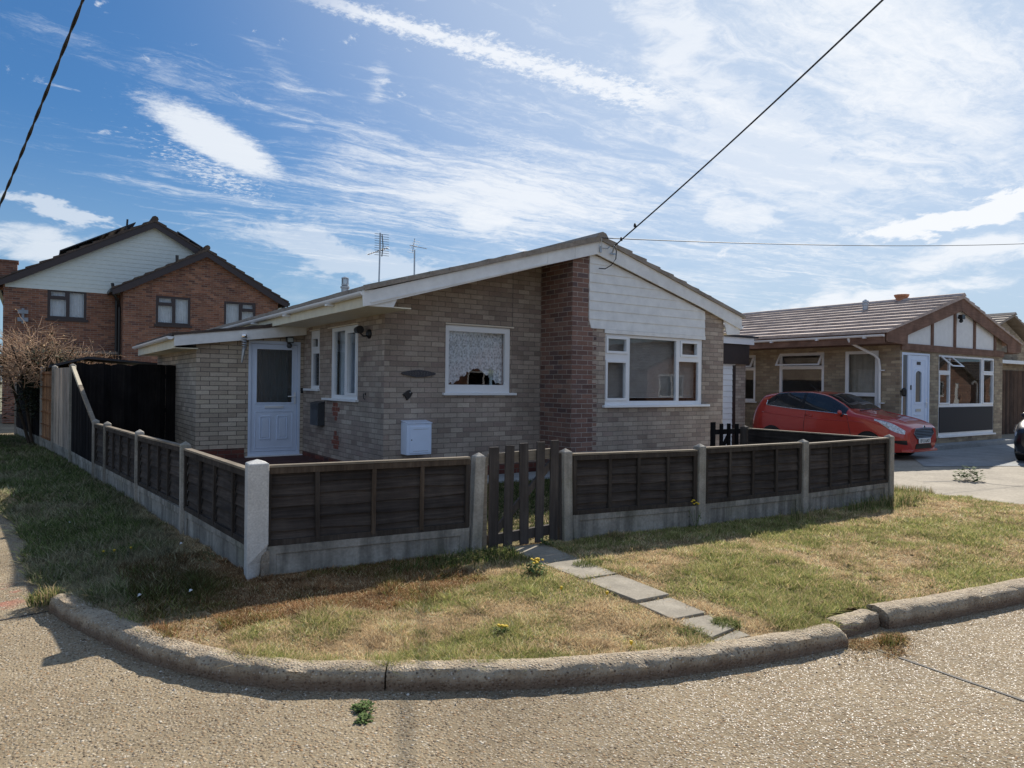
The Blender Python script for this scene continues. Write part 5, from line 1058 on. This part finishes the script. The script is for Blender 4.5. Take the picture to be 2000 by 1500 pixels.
def mirror(v): return Vector((-v.x, v.y, v.z))
def patch(mb, st_, ns, nt, off, both=True, center=False):
    """st_(u,v) -> (s,t); a raised skin on the body"""
    rows = []
    for i in range(ns+1):
        row = []
        for j in range(nt+1):
            s, t = st_(i/ns, j/nt); row.append(CS(s, t)+CN(s, t)*off)
        if center: row = row+[mirror(p) for p in row[::-1]][1:] if abs(row[-1].x) < 1e-6 else row+[mirror(p) for p in row[::-1]]
        rows.append(row)
    mb.grid(rows)
    if both and not center: mb.grid([[mirror(p) for p in r] for r in rows])
    return mb
def pair(fn, name, m, par, smooth=True):
    o = []
    for sg_ in (0, 1):
        mb = MB(); fn(mb)
        if sg_: mb.v = [(-x, y, z) for x, y, z in mb.v]
        o.append(mb.build(name, m, par, smooth=smooth))
    return o
car = thing('parked_car', 'red three door hatchback on the driveway, registration EF13 AAO', 'car', (0, 0, 0))
mb = MB(); ss = np.concatenate([np.linspace(0, .5, 14), np.linspace(.56, 3.4, 40), np.linspace(3.46, 3.97, 14)]); tt = np.linspace(0, 4, 25); rows = []
for s in ss: h = [CS(s, t) for t in tt]; rows.append(h+[mirror(p) for p in h[::-1]][1:])
mb.grid(rows); nrow = len(rows[0]); mb.add(rows[0], [tuple(range(nrow))]); mb.add(rows[-1], [tuple(range(nrow))[::-1]])
for a, b in zip(rows, rows[1:]): mb.add([a[0], b[0], b[-1], a[-1]], [(0, 1, 2, 3)])
body = mb.build('body', RED, car, smooth=True, angle=42)
# bonnet creases, door line
pair(lambda mb: mb.tube([CS(s, 3.35)+CN(s, 3.35)*.002 for s in np.linspace(.16, 1.1, 14)], .010, 6), 'bonnet_crease', RED, body)
pair(lambda mb: mb.tube([CS(s, 1.55) for s in np.linspace(.9, 3.6, 20)], .011, 6), 'side_crease', RED, body)
for s0_ in (1.22, 2.42): pair(lambda mb: mb.tube([CS(s0_+(.10*(t-1) if s0_ < 2 else -.03*t), t)+CN(s0_, t)*.001 for t in np.linspace(.2, 2.0, 8)], .006, 5), 'shut_line', GRILLE, body)
ws_ = lambda u, v: (1.22+.72*u+.10*(1-v)*(1-u)*1.0, 3.06+.94*v)
mb = MB(); patch(mb, ws_, 14, 8, .004, center=True); mb.build('windscreen', CARGLASS, car, smooth=True)
rw_ = lambda u, v: (3.69+.13*u, 3.12+.88*v); mb = MB(); patch(mb, rw_, 8, 8, .004, center=True); mb.build('rear_window', CARGLASS, car, smooth=True)
def sw_(u, v):
    s = 1.33+2.16*u; k = min(1, (1-u)/.12); lo, hi = 2.06, 2.88
    k0 = min(1, u/.06)
    return s, lo+(hi-lo)*(v*(.35+.65*k)+.0)
sgs = pair(lambda mb: patch(mb, sw_, 40, 8, .005, both=False), 'side_window', CARGLASS, car)
ps = [CS(1.30+2.19*u, 2.04)+CN(1.3+2.19*u, 2.04)*.006 for u in np.linspace(0, 1, 26)]+[CS(*sw_(1.0, v))+CN(*sw_(1.0, v))*.006 for v in np.linspace(0, 1, 5)]; pair(lambda mb: mb.tube(ps, .009, 6), 'chrome_strip', CHROME, car)
v_ = [CS(2.42+.07*k, t)+CN(2.42, t)*.008 for t in np.linspace(2.08, 2.86, 6) for k in (0, 1)]
for o_, vv in zip(sgs, (v_, [mirror(p) for p in v_])): MB().grid([vv[i:i+2] for i in range(0, 12, 2)]).build('door_pillar', GRILLE, o_)
def hl_(u, v):
    s = .06+.62*u; c = 2.02+.30*u; hw = .34*math.sin(min(1, (u*1.0+.16))*math.pi*.92)**.8+.02
    return s, c-.35+(v-.5)*hw*2.0*(.9)
hls = pair(lambda mb: patch(mb, hl_, 22, 5, .006, both=False), 'headlamp', LAMP, car)
for u in (.2, .38, .55):
    s, t = hl_(u, .5); p_ = CS(s, t)+CN(s, t)*.010
    for o_, q_ in zip(hls, (p_, mirror(p_))): MB().lathe(q_, [(.03, -.004), (.026, .004)], 10, 'y').build('bulb_ring', CHROME, o_)
# nose: grille, plate, intakes
def trap(z0, z1, w0, w1, y): return [(-w0, y, z0), (w0, y, z0), (w1, y, z1), (-w1, y, z1)]
mb = MB(); mb.prism([(-.30, -.012, .50), (.30, -.012, .50), (.43, -.012, .60), (.36, -.010, .70), (-.36, -.010, .70), (-.43, -.012, .60)], (0, .02, 0)); gr = mb.build('grille', GRILLE, car)
mb = MB()
for k in range(6):
    z = .525+k*.034; w_ = np.interp(z, [.5, .6, .7], [.31, .43, .37])-.02; mb.tube([(-w_, -.010, z), (0, -.018, z), (w_, -.010, z)], .0055, 6)
mb.tube([(-.31, -.014, .495), (.31, -.014, .495), (.445, -.012, .60), (.37, -.008, .71), (0, -.010, .722), (-.37, -.008, .71), (-.445, -.012, .60), (-.31, -.014, .495)], .011, 6); mb.build('grille_bar', simple('satin_metal', (.30, .31, .32), .3, .9), gr)
mb = MB(); mb.lathe((0, -.012, .735), [(.045, .004), (.04, -.006)], 14, 'y'); mb.build('emblem', CHROME, car)
mb = MB(); mb.prism([(-.38, -.010, .265), (.38, -.010, .265), (.33, -.010, .37), (-.33, -.010, .37)], (0, .02, 0)); mb.build('lower_intake', GRILLE, car)
pair(lambda mb: patch(mb, lambda u, v: (.03+.26*u, .42+.42*(v-.3)*(1-u*.75)+.30), 8, 4, .006, both=False), 'fog_lamp_recess', GRILLE, car)
mb = MB(); mb.prism([(-.60, -.03, .20), (.60, -.03, .20), (.62, .03, .23), (-.62, .03, .23)], (0, 0, .03)); mb.prism([(-.74, .10, .20), (-.60, -.03, .20), (-.58, .0, .23), (-.72, .13, .23)], (0, 0, .025)); mb.prism([(.74, .10, .20), (.60, -.03, .20), (.58, .0, .23), (.72, .13, .23)], (0, 0, .025)); mb.build('front_lip', RED, car)
npl = MB().box(-.26, .26, -.034, -.022, .385, .495).build('number_plate', PLATE, car)
fc = bpy.data.curves.new('txt', 'FONT'); fc.body = 'EF13 AAO'; fc.size = .105; fc.extrude = .001; fc.align_x = 'CENTER'; fo = bpy.data.objects.new('txt', fc); COL.objects.link(fo)
dg = bpy.context.evaluated_depsgraph_get(); me = bpy.data.meshes.new_from_object(fo.evaluated_get(dg)); bpy.data.objects.remove(fo)
tm = bpy.data.objects.new('registration', me); COL.objects.link(tm); me.materials.clear(); me.materials.append(INK); tm.parent = npl; tm.rotation_euler = (R(90), 0, 0); tm.scale = (.92, 1, 1); tm.location = (0, -.036, .403); ORG[tm] = np.zeros(3)
# mirrors, wheels, interior hint, aerial
for s in (-1, 1):
    mb = MB(); c = Vector((s*.90, 1.42, .99)); rows = []
    for i in range(9):
        a = i/8*math.pi; rr = math.sin(a)
        rows.append([c+Vector((s*(i/8-.35)*.19, .02+.055*rr*math.sin(b)-.02*i/8, .012+.062*rr*math.cos(b)+.02*i/8)) for b in np.linspace(0, 2*math.pi, 13)])
    mb.grid(rows); m_ = mb.build('door_mirror', RED, car, smooth=True)
    mb = MB(); mb.bar((s*.80, 1.43, .93), (s*.89, 1.43, .97), .05, .05, (0, 1, 0)); mb.build('mirror_foot', GRILLE, m_)
for sy in (.80, 3.28):
    for s in (-1, 1):
        mb = MB(); mb.lathe((s*.77, sy, .30), [(.20, -.105), (.27, -.11), (.305, -.08), (.305, .08), (.27, .11), (.20, .105)], 28, 'x'); w_ = mb.build('wheel', RUBBER, car, smooth=True, angle=40)
        mb = MB(); mb.lathe((s*.875, sy, .30), [(.195, -.01*s), (.19, .008*s)], 24, 'x')
        mb.build('rim', ALLOY, w_)
        mb = MB(); mb.lathe((s*.858, sy, .31), [(.315, -.004), (.315, .006)], 28, 'x'); mb.build('wheel_arch', GRILLE, car)
mb = MB(); mb.tube([(0, 2.5, 1.49), (0, 2.75, 1.66)], .006, 5); mb.build('roof_aerial', BLACK, car)
pair(lambda mb: mb.bar(CS(2.18, 1.72)+CN(2.18, 1.72)*.02, CS(2.36, 1.74)+CN(2.36, 1.74)*.02, .03, .025), 'door_handle', RED, car)
pair(lambda mb: mb.grid([[CS(s, t)+CN(s, t)*.006 for t in np.linspace(0, .30, 4)] for s in np.linspace(1.15, 2.95, 20)]), 'sill_trim', GRILLE, car)
MB().tube([(-.5, 1.17, 1.075), (.1, 1.22, 1.10)], .012, 5).build('wiper', BLACK, car); MB().tube([(.05, 1.17, 1.08), (.55, 1.24, 1.09)], .012, 5).build('wiper', BLACK, car)
def copy_tree(o, parent=None):
    c = o.copy(); COL.objects.link(c)
    if parent: c.parent = parent
    for ch in list(o.children): copy_tree(ch, c)
    return c
car2 = copy_tree(car); car2['label'] = 'black car at the right edge, only its front corner showing'
for o in [x for x in car2.children_recursive]:
    if o.type == 'MESH' and o.material_slots and o.material_slots[0].material == RED: o.material_slots[0].link = 'OBJECT'; o.material_slots[0].material = BLK
    if o.name.startswith('registration'): bpy.data.objects.remove(o)
car2.location = (17.85, 5.72, .045); car2.rotation_euler = (0, 0, R(-86))
car.location = (16.68, 7.82, .03); car.rotation_euler = (0, 0, R(0)); car.scale = (1, 1.02, 1.02)

# ================================================================== plants
LEAFD = simple('dark_conifer_leaf', (.030, .042, .018), .8, var=.45, scale=9); LEAFG = simple('weed_leaf', (.085, .125, .042), .8, var=.4, scale=30, spec=.05); TWIG = simple('dead_twig', (.40, .26, .165), .85, var=.45, scale=7)
BARK = simple('bark', (.07, .05, .035), .9, var=.3); YEL = simple('yellow_petal', (.62, .42, .02), .7); STRAW = simple('straw', (.40, .25, .12), .9, var=.4, scale=25)
def blades(pts, cols, name, label, cat, h, parent_loc=None, lean=.5, wd=.0035, m=GRASS, group=None):
    """a clump of individually bent blades; pts (x,y,z)"""
    V, F, C = [], [], []
    for (x, y, z) in pts:
        a = random.random()*6.283; hh = h*random.uniform(.5, 1.15); l = lean*random.random()*hh; c = random.choice(cols); k = random.uniform(.75, 1.2); ca, sa = math.cos(a), math.sin(a); o = len(V)
        px, py = -sa*wd, ca*wd
        V += [(x-px, y-py, z-.01), (x+px, y+py, z-.01), (x+ca*l*.35-px*.8, y+sa*l*.35-py*.8, z+hh*.55), (x+ca*l*.35+px*.8, y+sa*l*.35+py*.8, z+hh*.55), (x+ca*l, y+sa*l, z+hh*(1-.25*lean))]
        F += [(o, o+1, o+3, o+2), (o+2, o+3, o+4)]; C += [(c[0]*k, c[1]*k, c[2]*k, 1)]*5
    mb = MB(); mb.v = V; mb.f = F; mb.mi = [0]*len(F); ob = mb.build(name, m, fixn=False)
    ca_ = ob.data.color_attributes.new('Col', 'FLOAT_COLOR', 'POINT'); ca_.data.foreach_set('color', np.array(C, np.float32).ravel())
    return tag(ob, label, cat, group)
GC = [(.13, .17, .05), (.18, .21, .065), (.10, .13, .04), (.27, .26, .11)]; SC = [(.42, .31, .16), (.50, .38, .21), (.34, .25, .13), (.30, .24, .11)]
def scat(cx, cy, rx, ry, n, z=None):
    out = []
    for _ in range(n):
        a = random.random()*6.283; r = math.sqrt(random.random()); x, y = cx+rx*r*math.cos(a), cy+ry*r*math.sin(a); out.append((x, y, gzz(x, y) if z is None else z))
    return out
blades(scat(3.2, 5.10, .36, .17, 420)+scat(2.75, 5.08, .42, .13, 230)+scat(3.1, 4.92, .5, .12, 120), GC+[(.07, .12, .03), (.25, .22, .10)], 'grass_tuft', 'long dark green grass tuft against the fence left of the gate, in shade', 'grass tuft', .13, lean=1.6, wd=.003)
blades(scat(3.745, 2.96, .10, .09, 420), GC, 'grass_tuft', 'bright green grass tuft on the edge of the last path slabs', 'grass tuft', .055, lean=1.6, wd=.0025)
blades(scat(3.86, 4.47, .14, .10, 260), GC, 'grass_tuft', 'sparse green grass tuft on the right edge of the second path slab', 'grass tuft', .06, lean=.9, wd=.0025)
blades(scat(3.43, 2.95, .09, .12, 260), GC+SC[:1], 'grass_tuft', 'green grass tuft on the left edge of the path near the kerb', 'grass tuft', .055, lean=1.6, wd=.0025)
blades(scat(.09, 6.05, .10, .14, 260), GC+SC[:2], 'grass_tuft', 'grass tuft growing round the rounded end of the left kerb', 'grass tuft', .11, lean=.8, wd=.003)
blades(scat(-.62, 5.86, .16, .035, 200, 0), GC, 'grass_tuft', 'small green tuft in the pavement joint at the left edge', 'grass tuft', .03, lean=.8, wd=.0025)
blades(scat(7.3, 4.70, .5, .12, 140), GC+SC[:2], 'grass_tuft', 'sparse seeding grass at the foot of the middle bay of the right fence', 'grass tuft', .17, lean=.7, wd=.003)
blades(scat(9.0, 4.66, .95, .14, 520), GC+SC[:2]+[(.16, .2, .08)], 'grass_tuft', 'tall seeding grass along the foot of the right end of the front fence', 'grass tuft', .20, lean=.7, wd=.003)
blades(scat(10.9, 5.35, .5, .35, 420), GC+SC, 'grass_tuft', 'rough grass at the driveway edge beyond the last concrete post', 'grass tuft', .15, lean=.8, wd=.003)
blades(scat(4.42, 2.43, .12, .08, 420, 0)+scat(4.60, 2.36, .20, .10, 560, 0)+scat(4.74, 2.40, .10, .05, 200, 0)+scat(4.45, 2.24, .10, .05, 130, 0)+scat(4.5, 2.34, .36, .17, 160, 0), SC+[(.30, .15, .07), (.36, .2, .09)], 'dry_grass_heap', 'heap of orange brown dead grass in the gap between the kerbs', 'dead grass', .030, lean=3.2, wd=.0024)
blades(scat(4.60, 2.34, .12, .06, 120, .01), [(.10, .11, .03), (.2, .12, .04)], 'moss_tuft', 'dark mossy tuft on the dead grass beside the right kerb end', 'moss', .05, lean=1.5, wd=.003)
def weed(name, label, x, y, z, r, h, n, leaf=.03, flowers=0, fl=None):
    t = thing(name, label, 'weed', (x, y, z)); mb = MB()
    for _ in range(n):
        a = random.random()*6.283; q_ = random.random(); rr = r*q_**.6; hz = h*random.random()*(1.1-q_*.6); c = Vector((x+rr*math.cos(a), y+rr*math.sin(a), z+hz)); b = random.random()*6.283; l = leaf*random.uniform(.6, 1.2)
        d_ = Vector((math.cos(b), math.sin(b), random.uniform(-.2, .6)))*l; s_ = Vector((-math.sin(b), math.cos(b), random.uniform(-.3, .3)))*l*.35
        mb.add([c, c+d_*.5+s_, c+d_, c+d_*.5-s_], [(0, 1, 2, 3)])
    mb.build('leaves', LEAFG, t, fixn=False); mb = MB()
    for k in range(max(4, n//40)):
        a = k*2.4; mb.tube([(x, y, z-.01), (x+r*.4*math.cos(a), y+r*.4*math.sin(a), z+h*.5), (x+r*.7*math.cos(a), y+r*.7*math.sin(a), z+h*.75)], .0025, 4)
    mb.build('stems', LEAFG, t)
    if flowers:
        mb = MB()
        for k in range(flowers): mb.lathe((x+random.uniform(-.5, .5)*r, y+random.uniform(-.5, .5)*r, z+h*random.uniform(.95, 1.2)), [(.002, -.006), (.014, 0), (.009, .007)], 7)
        mb.build('flowers', YEL, t)
    return t
weed('ragwort', 'small leafy weed with a yellow flower head left of the path', 3.30, 4.45, gzz(3.3, 4.45), .085, .10, 170, .035, 12)
weed('ragwort', 'dark low weed with small yellow flowers in the dry grass near the kerb', 2.42, 3.62, gzz(2.42, 3.62), .06, .04, 70, .025, 5)
weed('road_weed', 'flat green weed in the crack of the road in front of the kerb', 1.40, 3.33, .0, .055, .03, 150, .022); 
wv_t = weed('road_weed', 'trailing end of the flat weed on the road, below the kerb joint', 1.36, 3.22, .0, .04, .02, 110, .02)
weed('driveway_weed', 'bushy green weed growing in the driveway crack at the shadow edge', 13.62, 5.62, .04, .22, .24, 200, .07)
weed('fence_weed', 'thin weed with yellow flowers by the concrete post right of the gate', 5.80, 5.0, gzz(5.8, 5.0), .10, .26, 26, .03, 7)
weed('gate_weed', 'small green leafy weed under the right side of the picket gate', 3.98, 5.21, .15, .06, .09, 60, .03)
for i, (x, y) in enumerate(((.62, 7.05), (.74, 6.98), (.54, 7.1), (3.42, 3.75), (3.2, 4.0), (8.2, 3.6), (2.95, 3.02))):
    t = thing('dandelion', ('leftmost', 'rightmost', 'middle')[i]+' of three yellow flowers in the dark grass of the left verge' if i < 3 else ('yellow flower in the dry grass, nearest the path slabs', 'yellow flower in the dry grass below the small ragwort', 'lone yellow flower in the grass right of the path', 'yellow flower in the grass close behind the front kerb')[i-3], 'flower', (x, y, gzz(x, y)), 'dandelions in the verge')
    MB().lathe((x, y, gzz(x, y)+.045), [(.003, -.02), (.013, 0), (.008, .006)], 7).build('head', YEL, t); MB().tube([(x, y, gzz(x, y)), (x+.003, y, gzz(x, y)+.03)], .002, 4).build('stem', LEAFG, t)
# scraps lying in the verge
mb = MB(); 
for i, (x, y) in enumerate(((.62, 5.45), (.93, 5.35), (.34, 8.9), (1.12, 6.9))):
    z = gzz(x, y)+.03; mb = MB(); mb.add([(x, y, z), (x+.028, y+.01, z+.008), (x+.034, y+.03, z+.003), (x+.008, y+.026, z+.012), (x+.017, y+.014, z+.018)], [(0, 1, 4), (1, 2, 4), (2, 3, 4), (3, 0, 4)])
    tag(mb.build('paper_scrap', WHITE), 'pale scrap of litter in the shaded grass, '+('nearest the kerb', 'nearest the corner post', 'farthest up the left verge', 'beside the left fence post')[i], 'litter', 'scraps in the verge')
# dead twiggy shrub, conifer, shed behind the side fence
def twigs(name, label, c, n, rx, ry, hz, mat_, rr=.006):
    t = thing(name, label, 'shrub', c); mb = MB(); lv = MB(); x0, y0, z0 = c
    for i in range(n):
        a = random.random()*6.283; r0 = random.random()**.5; px, py = x0+rx*r0*math.cos(a)*.75, y0+ry*r0*math.sin(a)*.75; pz = z0+hz*random.uniform(.35, .75)*(1.1-.55*r0)
        dv = Vector((math.cos(a)*random.uniform(.1, .9)+random.gauss(0, .35), math.sin(a)*random.uniform(.1, .9)+random.gauss(0, .35), random.uniform(-.1, 1.0))).normalized(); p = Vector((px, py, pz)); ps = [p]; L = random.uniform(.25, .7)
        for k in range(4): dv = (dv+Vector((random.gauss(0, .25), random.gauss(0, .25), random.gauss(0, .18)))).normalized(); p = p+dv*L/4; ps.append(p)
        mb.tube(ps, [rr, rr*.9, rr*.75, rr*.6, rr*.4], 4, False)
        if i % 3 == 0:
            for k in range(3): q_ = ps[random.randint(1, 4)]; b = random.random()*6.283; l = random.uniform(.02, .045); lv.add([q_, q_+Vector((l*math.cos(b), l*math.sin(b), l*.4)), q_+Vector((l*math.cos(b+.8), l*math.sin(b+.8), -l*.2))], [(0, 1, 2)])
    mb.build('twigs', mat_, t, fixn=False); lv.build('dead_leaves', simple('dry_leaf', (.34, .24, .12), .9, var=.4, scale=15), t, fixn=False)
    mb = MB()
    for k in range(9): a = k*.7; mb.tube([(x0+.1*math.cos(a), y0+.1*math.sin(a), .05), (x0+rx*.35*math.cos(a), y0+ry*.35*math.sin(a), z0+hz*.35), (x0+rx*.6*math.cos(a), y0+ry*.6*math.sin(a), z0+hz*.6)], [.04, .025, .012], 6)
    mb.build('stems', BARK, t)
twigs('dead_shrub', 'tangle of dead pinkish brown twigs above the tall side fence', (.10, 19.7, .9), 1500, 1.55, 1.9, 2.45, TWIG)
twigs('dead_shrub', 'lower thin dead twigs spilling over the shed roof towards the drainpipe', (1.25, 20.6, 1.1), 360, 1.0, .8, 1.55, TWIG, .005)
def conifer(name, label, c, n, rad, z0, z1, mat_):
    t = thing(name, label, 'tree', c); mb = MB(); x0, y0, _ = c
    cl = [(random.uniform(0, 6.283), random.uniform(.25, 1), random.uniform(z0, z1)) for _ in range(60)]
    for i in range(n):
        a, r, z = random.choice(cl); k = rad*r*(1-.35*(z-z0)/(z1-z0)); p = Vector((x0+k*math.cos(a)+random.gauss(0, .14), y0+k*math.sin(a)+random.gauss(0, .14), z+random.gauss(0, .13)))
        b = random.random()*6.283; l = random.uniform(.05, .11); d_ = Vector((math.cos(b), math.sin(b), random.uniform(-.6, .5)))*l; s_ = Vector((-math.sin(b), math.cos(b), random.uniform(-.5, .5)))*l*.3
        mb.add([p-d_*.3, p+s_, p+d_, p-s_], [(0, 1, 2, 3)])
    mb.build('crown', mat_, t, fixn=False); mb = MB(); mb.tube([(x0, y0, 0), (x0+.05, y0, z0+.3), (x0, y0, z1-.2)], [.09, .07, .02], 8)
    for k in range(10): a = k*2.4; z = z0+(z1-z0)*k/11; mb.tube([(x0, y0, z), (x0+rad*.7*math.cos(a), y0+rad*.7*math.sin(a), z+.1)], [.03, .01], 5)
    mb.build('trunk', BARK, t)
conifer('conifer', 'dark low evergreen overhanging the pavement at the left edge', (-1.35, 19.3, 0), 9000, 1.0, .95, 2.45, LEAFD)
conifer('conifer', 'dark evergreen bush under the dead twigs, behind the tall fence', (.35, 19.2, 0), 5000, .7, 1.0, 2.2, LEAFD)
sh = thing('shed', 'dark low pitched shed roof just showing over the tall side fence', 'shed', (1.3, 18.6, .1))
mb = MB(); mb.box(.45, 1.85, 17.4, 19.2, .1, 1.85); mb.build('wall', DFENCE, sh); mb = MB(); mb.prism([(.32, 17.2, 1.93), (.98, 17.2, 2.13), (2.3, 17.2, 2.02), (2.3, 17.2, 1.98), (.98, 17.2, 2.08), (.32, 17.2, 1.88)], (0, 2.1, 0)); mb.build('roof', FELT, sh)
mb = MB(); mb.box(-3.2, -.75, 24.0, 24.2, 0, 1.45); t = mb.build('garden_wall', simple('pale_blue_render', (.42, .50, .58), .8)); tag(t, 'pale rendered garden wall under the dark evergreen at the far left', 'wall')

# grit swept against the kerb
mb = MB(); cmk = catmull([(x, y, 0) for x, y in KB+K2], 20)
for i in range(1500):
    j = random.randrange(len(cmk)-1); p_ = cmk[j].lerp(cmk[j+1], random.random()); d_ = (cmk[j+1]-cmk[j]).normalized(); n_ = Vector((d_.y, -d_.x, 0)); o_ = abs(random.gauss(.0, .09))+.012; c = p_+n_*o_; r0 = random.uniform(.002, .0065)*(1.0 if random.random() < .95 else 1.8)
    a0 = random.random()*6.28; vs_ = [c+Vector((r0*math.cos(a0+k*1.57)*random.uniform(.7, 1.3), r0*math.sin(a0+k*1.57)*random.uniform(.7, 1.3), 0)) for k in range(4)]+[c+Vector((0, 0, r0*random.uniform(.6, 1.2)))]
    mb.add(vs_, [(0, 1, 4), (1, 2, 4), (2, 3, 4), (3, 0, 4)])
def gritf(g, b):
    g.put(b.inputs['Base Color'], g.ramp(g.island(), [(0, (.07, .055, .04)), (.4, (.22, .16, .10)), (.8, (.38, .31, .22)), (1, (.6, .56, .5))])); b.inputs['Roughness'].default_value = .9
struct(tag(mb.build('grit', mat('loose_grit', gritf), fixn=False), 'loose grit and small stones swept against the kerb', 'grit'), 'stuff')

# ================================================================== grass of the verge
def grass_object(name, n_try, sampler, keep, zfun, colfun, hfun, label, wfac=.00062):
    X, Y = sampler(n_try); k = keep(X, Y); X, Y = X[k], Y[k]; n = len(X); lie = np.where(rng.random(n) < .22, 2.6, 1.0); Z = zfun(X, Y); D = np.hypot(X, Y)
    H = hfun(X, Y)*rng.uniform(.5, 1.3, n); A = rng.uniform(0, 2*np.pi, n); Lx = rng.normal(0, .75, n)*H*lie; Ly = rng.normal(0, .75, n)*H*lie; H = H/np.sqrt(lie)
    W = np.maximum(.0022, wfac*D)*rng.uniform(.7, 1.3, n); V = np.zeros((n, 3, 3), np.float32)
    V[:, 0] = np.stack([X-W*np.cos(A), Y-W*np.sin(A), Z-.004], 1); V[:, 1] = np.stack([X+W*np.cos(A), Y+W*np.sin(A), Z-.004], 1); V[:, 2] = np.stack([X+Lx, Y+Ly, Z+H], 1)
    C = colfun(X, Y); C = np.concatenate([np.clip(C*rng.uniform(.6, 1.35, (n, 1))*(.86+.5*vnoise(X+3, Y+7, 7))[:, None], 0, .92), np.ones((n, 1))], 1)
    me = bpy.data.meshes.new(name); me.vertices.add(3*n); me.vertices.foreach_set('co', V.ravel()); me.loops.add(3*n); me.loops.foreach_set('vertex_index', np.arange(3*n, dtype=np.int32))
    me.polygons.add(n); me.polygons.foreach_set('loop_start', np.arange(0, 3*n, 3, dtype=np.int32)); me.update(calc_edges=True)
    ca_ = me.color_attributes.new('Col', 'FLOAT_COLOR', 'POINT'); ca_.data.foreach_set('color', np.repeat(C.astype(np.float32), 3, 0).ravel()); me.materials.append(GRASS)
    ob = bpy.data.objects.new(name, me); COL.objects.link(ob); tag(ob, label, 'grass'); return struct(ob, 'stuff')
def on_slab(x, y):
    r = np.zeros(x.shape, bool); k_ = .012+.045*vnoise(x, y, 9)**2; jx, jy = rng.normal(0, 1, x.shape)*k_, rng.normal(0, 1, x.shape)*k_
    for p4 in SL:
        ins = np.ones(x.shape, bool)
        for (ax, ay), (bx, by) in zip(p4, p4[1:]+p4[:1]): ins &= ((bx-ax)*(y+jy-ay)-(by-ay)*(x+jx-ax)) < 0.0
        r |= ins
    return r
def green(x, y):
    m_ = vnoise(x, y, .9)*.5+vnoise(x+5, y+3, 2.6)*.35+vnoise(x, y, 8)*.25
    bias = -.09 + np.where(x > 4.0, .05+.05*np.clip((x-4.5)/4, 0, 1), -.08) + np.where((y-kerb_y(x)) < .28, .10, 0) + np.where((x < 1.1) & (y > 5.0), .24*np.clip((1.25-x)/.5, 0, 1), 0) + np.where((x > 3.9) & (y > fy(x)-.45), .13, 0) - np.where((x > 1.2) & (x < 2.6) & (y > 4.4), .10, 0)
    return np.clip((m_+bias-.40)/.28, 0, 1)
def gcol(x, y):
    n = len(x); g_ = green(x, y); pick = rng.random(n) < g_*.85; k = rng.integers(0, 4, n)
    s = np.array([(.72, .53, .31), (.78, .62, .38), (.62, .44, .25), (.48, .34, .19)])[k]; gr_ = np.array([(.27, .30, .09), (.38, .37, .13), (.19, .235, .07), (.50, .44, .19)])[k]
    dead = (x > .6) & (x < 2.9) & (y > 4.45+.25*(vnoise(x, y, 3)-.5)) & (y < 6.6); c = np.where(pick[:, None], gr_, s); lv = np.clip((1.3-x)/.3, 0, 1)*np.clip((y-4.9)/.6, 0, 1); c = c*(1-lv[:, None]*np.array([.52, .42, .40])); return np.where((dead & (rng.random(n) < .75))[:, None], c*np.array([.50, .38, .32]), c)  # left verge darkened: denser greener growth, and fence shade put into the colour
def gh(x, y): return .016+.018*green(x, y)+np.where((x < 1.1) & (y > 5.4), .03, 0)+.02*(vnoise(x, y, 6) > .72)
def front_s(n):
    u = rng.random(n); x = 1.0+10.6*u**1.25; y = rng.uniform(2.0, 6.2, n); return x, y
def keep_f(x, y):
    d_ = np.hypot(x, y); k = in_verge(x, y, .06) & ((x > 1.3) | (y < 6)) & ~on_slab(x, y) & (rng.random(len(x)) < np.clip((4.6/d_)**1.1, .12, 1)); return k & (rng.random(len(x)) < np.clip(.5+vnoise(x, y, 4)*1.2, 0, 1)) & ((vnoise(x+20, y, 3.2) < .80) | (rng.random(len(x)) < .35))
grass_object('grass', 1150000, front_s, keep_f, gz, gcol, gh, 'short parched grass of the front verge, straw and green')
def left_s(n): y = 3.9+18.8*rng.random(n)**1.7; return 1.5-3.9*rng.random(n)**1.5, y
def keep_l(x, y): return in_verge(x, y, .05) & (x < 1.45) & ((y > 5.2) | (x < 1.0)) & (rng.random(len(x)) < np.clip((6.0/np.hypot(x, y))**.8, .1, 1)) & ~((x > .75) & (y < 6.6) & (rng.random(len(x)) < .55))
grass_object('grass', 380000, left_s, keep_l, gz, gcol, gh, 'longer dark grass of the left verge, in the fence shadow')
def lawn_keep(x, y): return (y > fy(x)+.12) & (x > fx(y)+.1) & (y < np.where(x < 4.3, 13, np.where(x < 7.2, 8.75, 8.0))) & ~((x > 2.2) & (x < 4.3) & (y > 10.5))
grass_object('lawn_grass', 90000, lambda n: (rng.uniform(1.3, 9.5, n), rng.uniform(5.1, 10.6, n)), lawn_keep, lambda x, y: np.full(len(x), .158), lambda x, y: np.array([(.06, .085, .03), (.09, .11, .035), (.16, .14, .07)])[rng.integers(0, 3, len(x))], lambda x, y: np.full(len(x), .04), 'green lawn grass inside the low fence, seen through the picket gate', .0008)
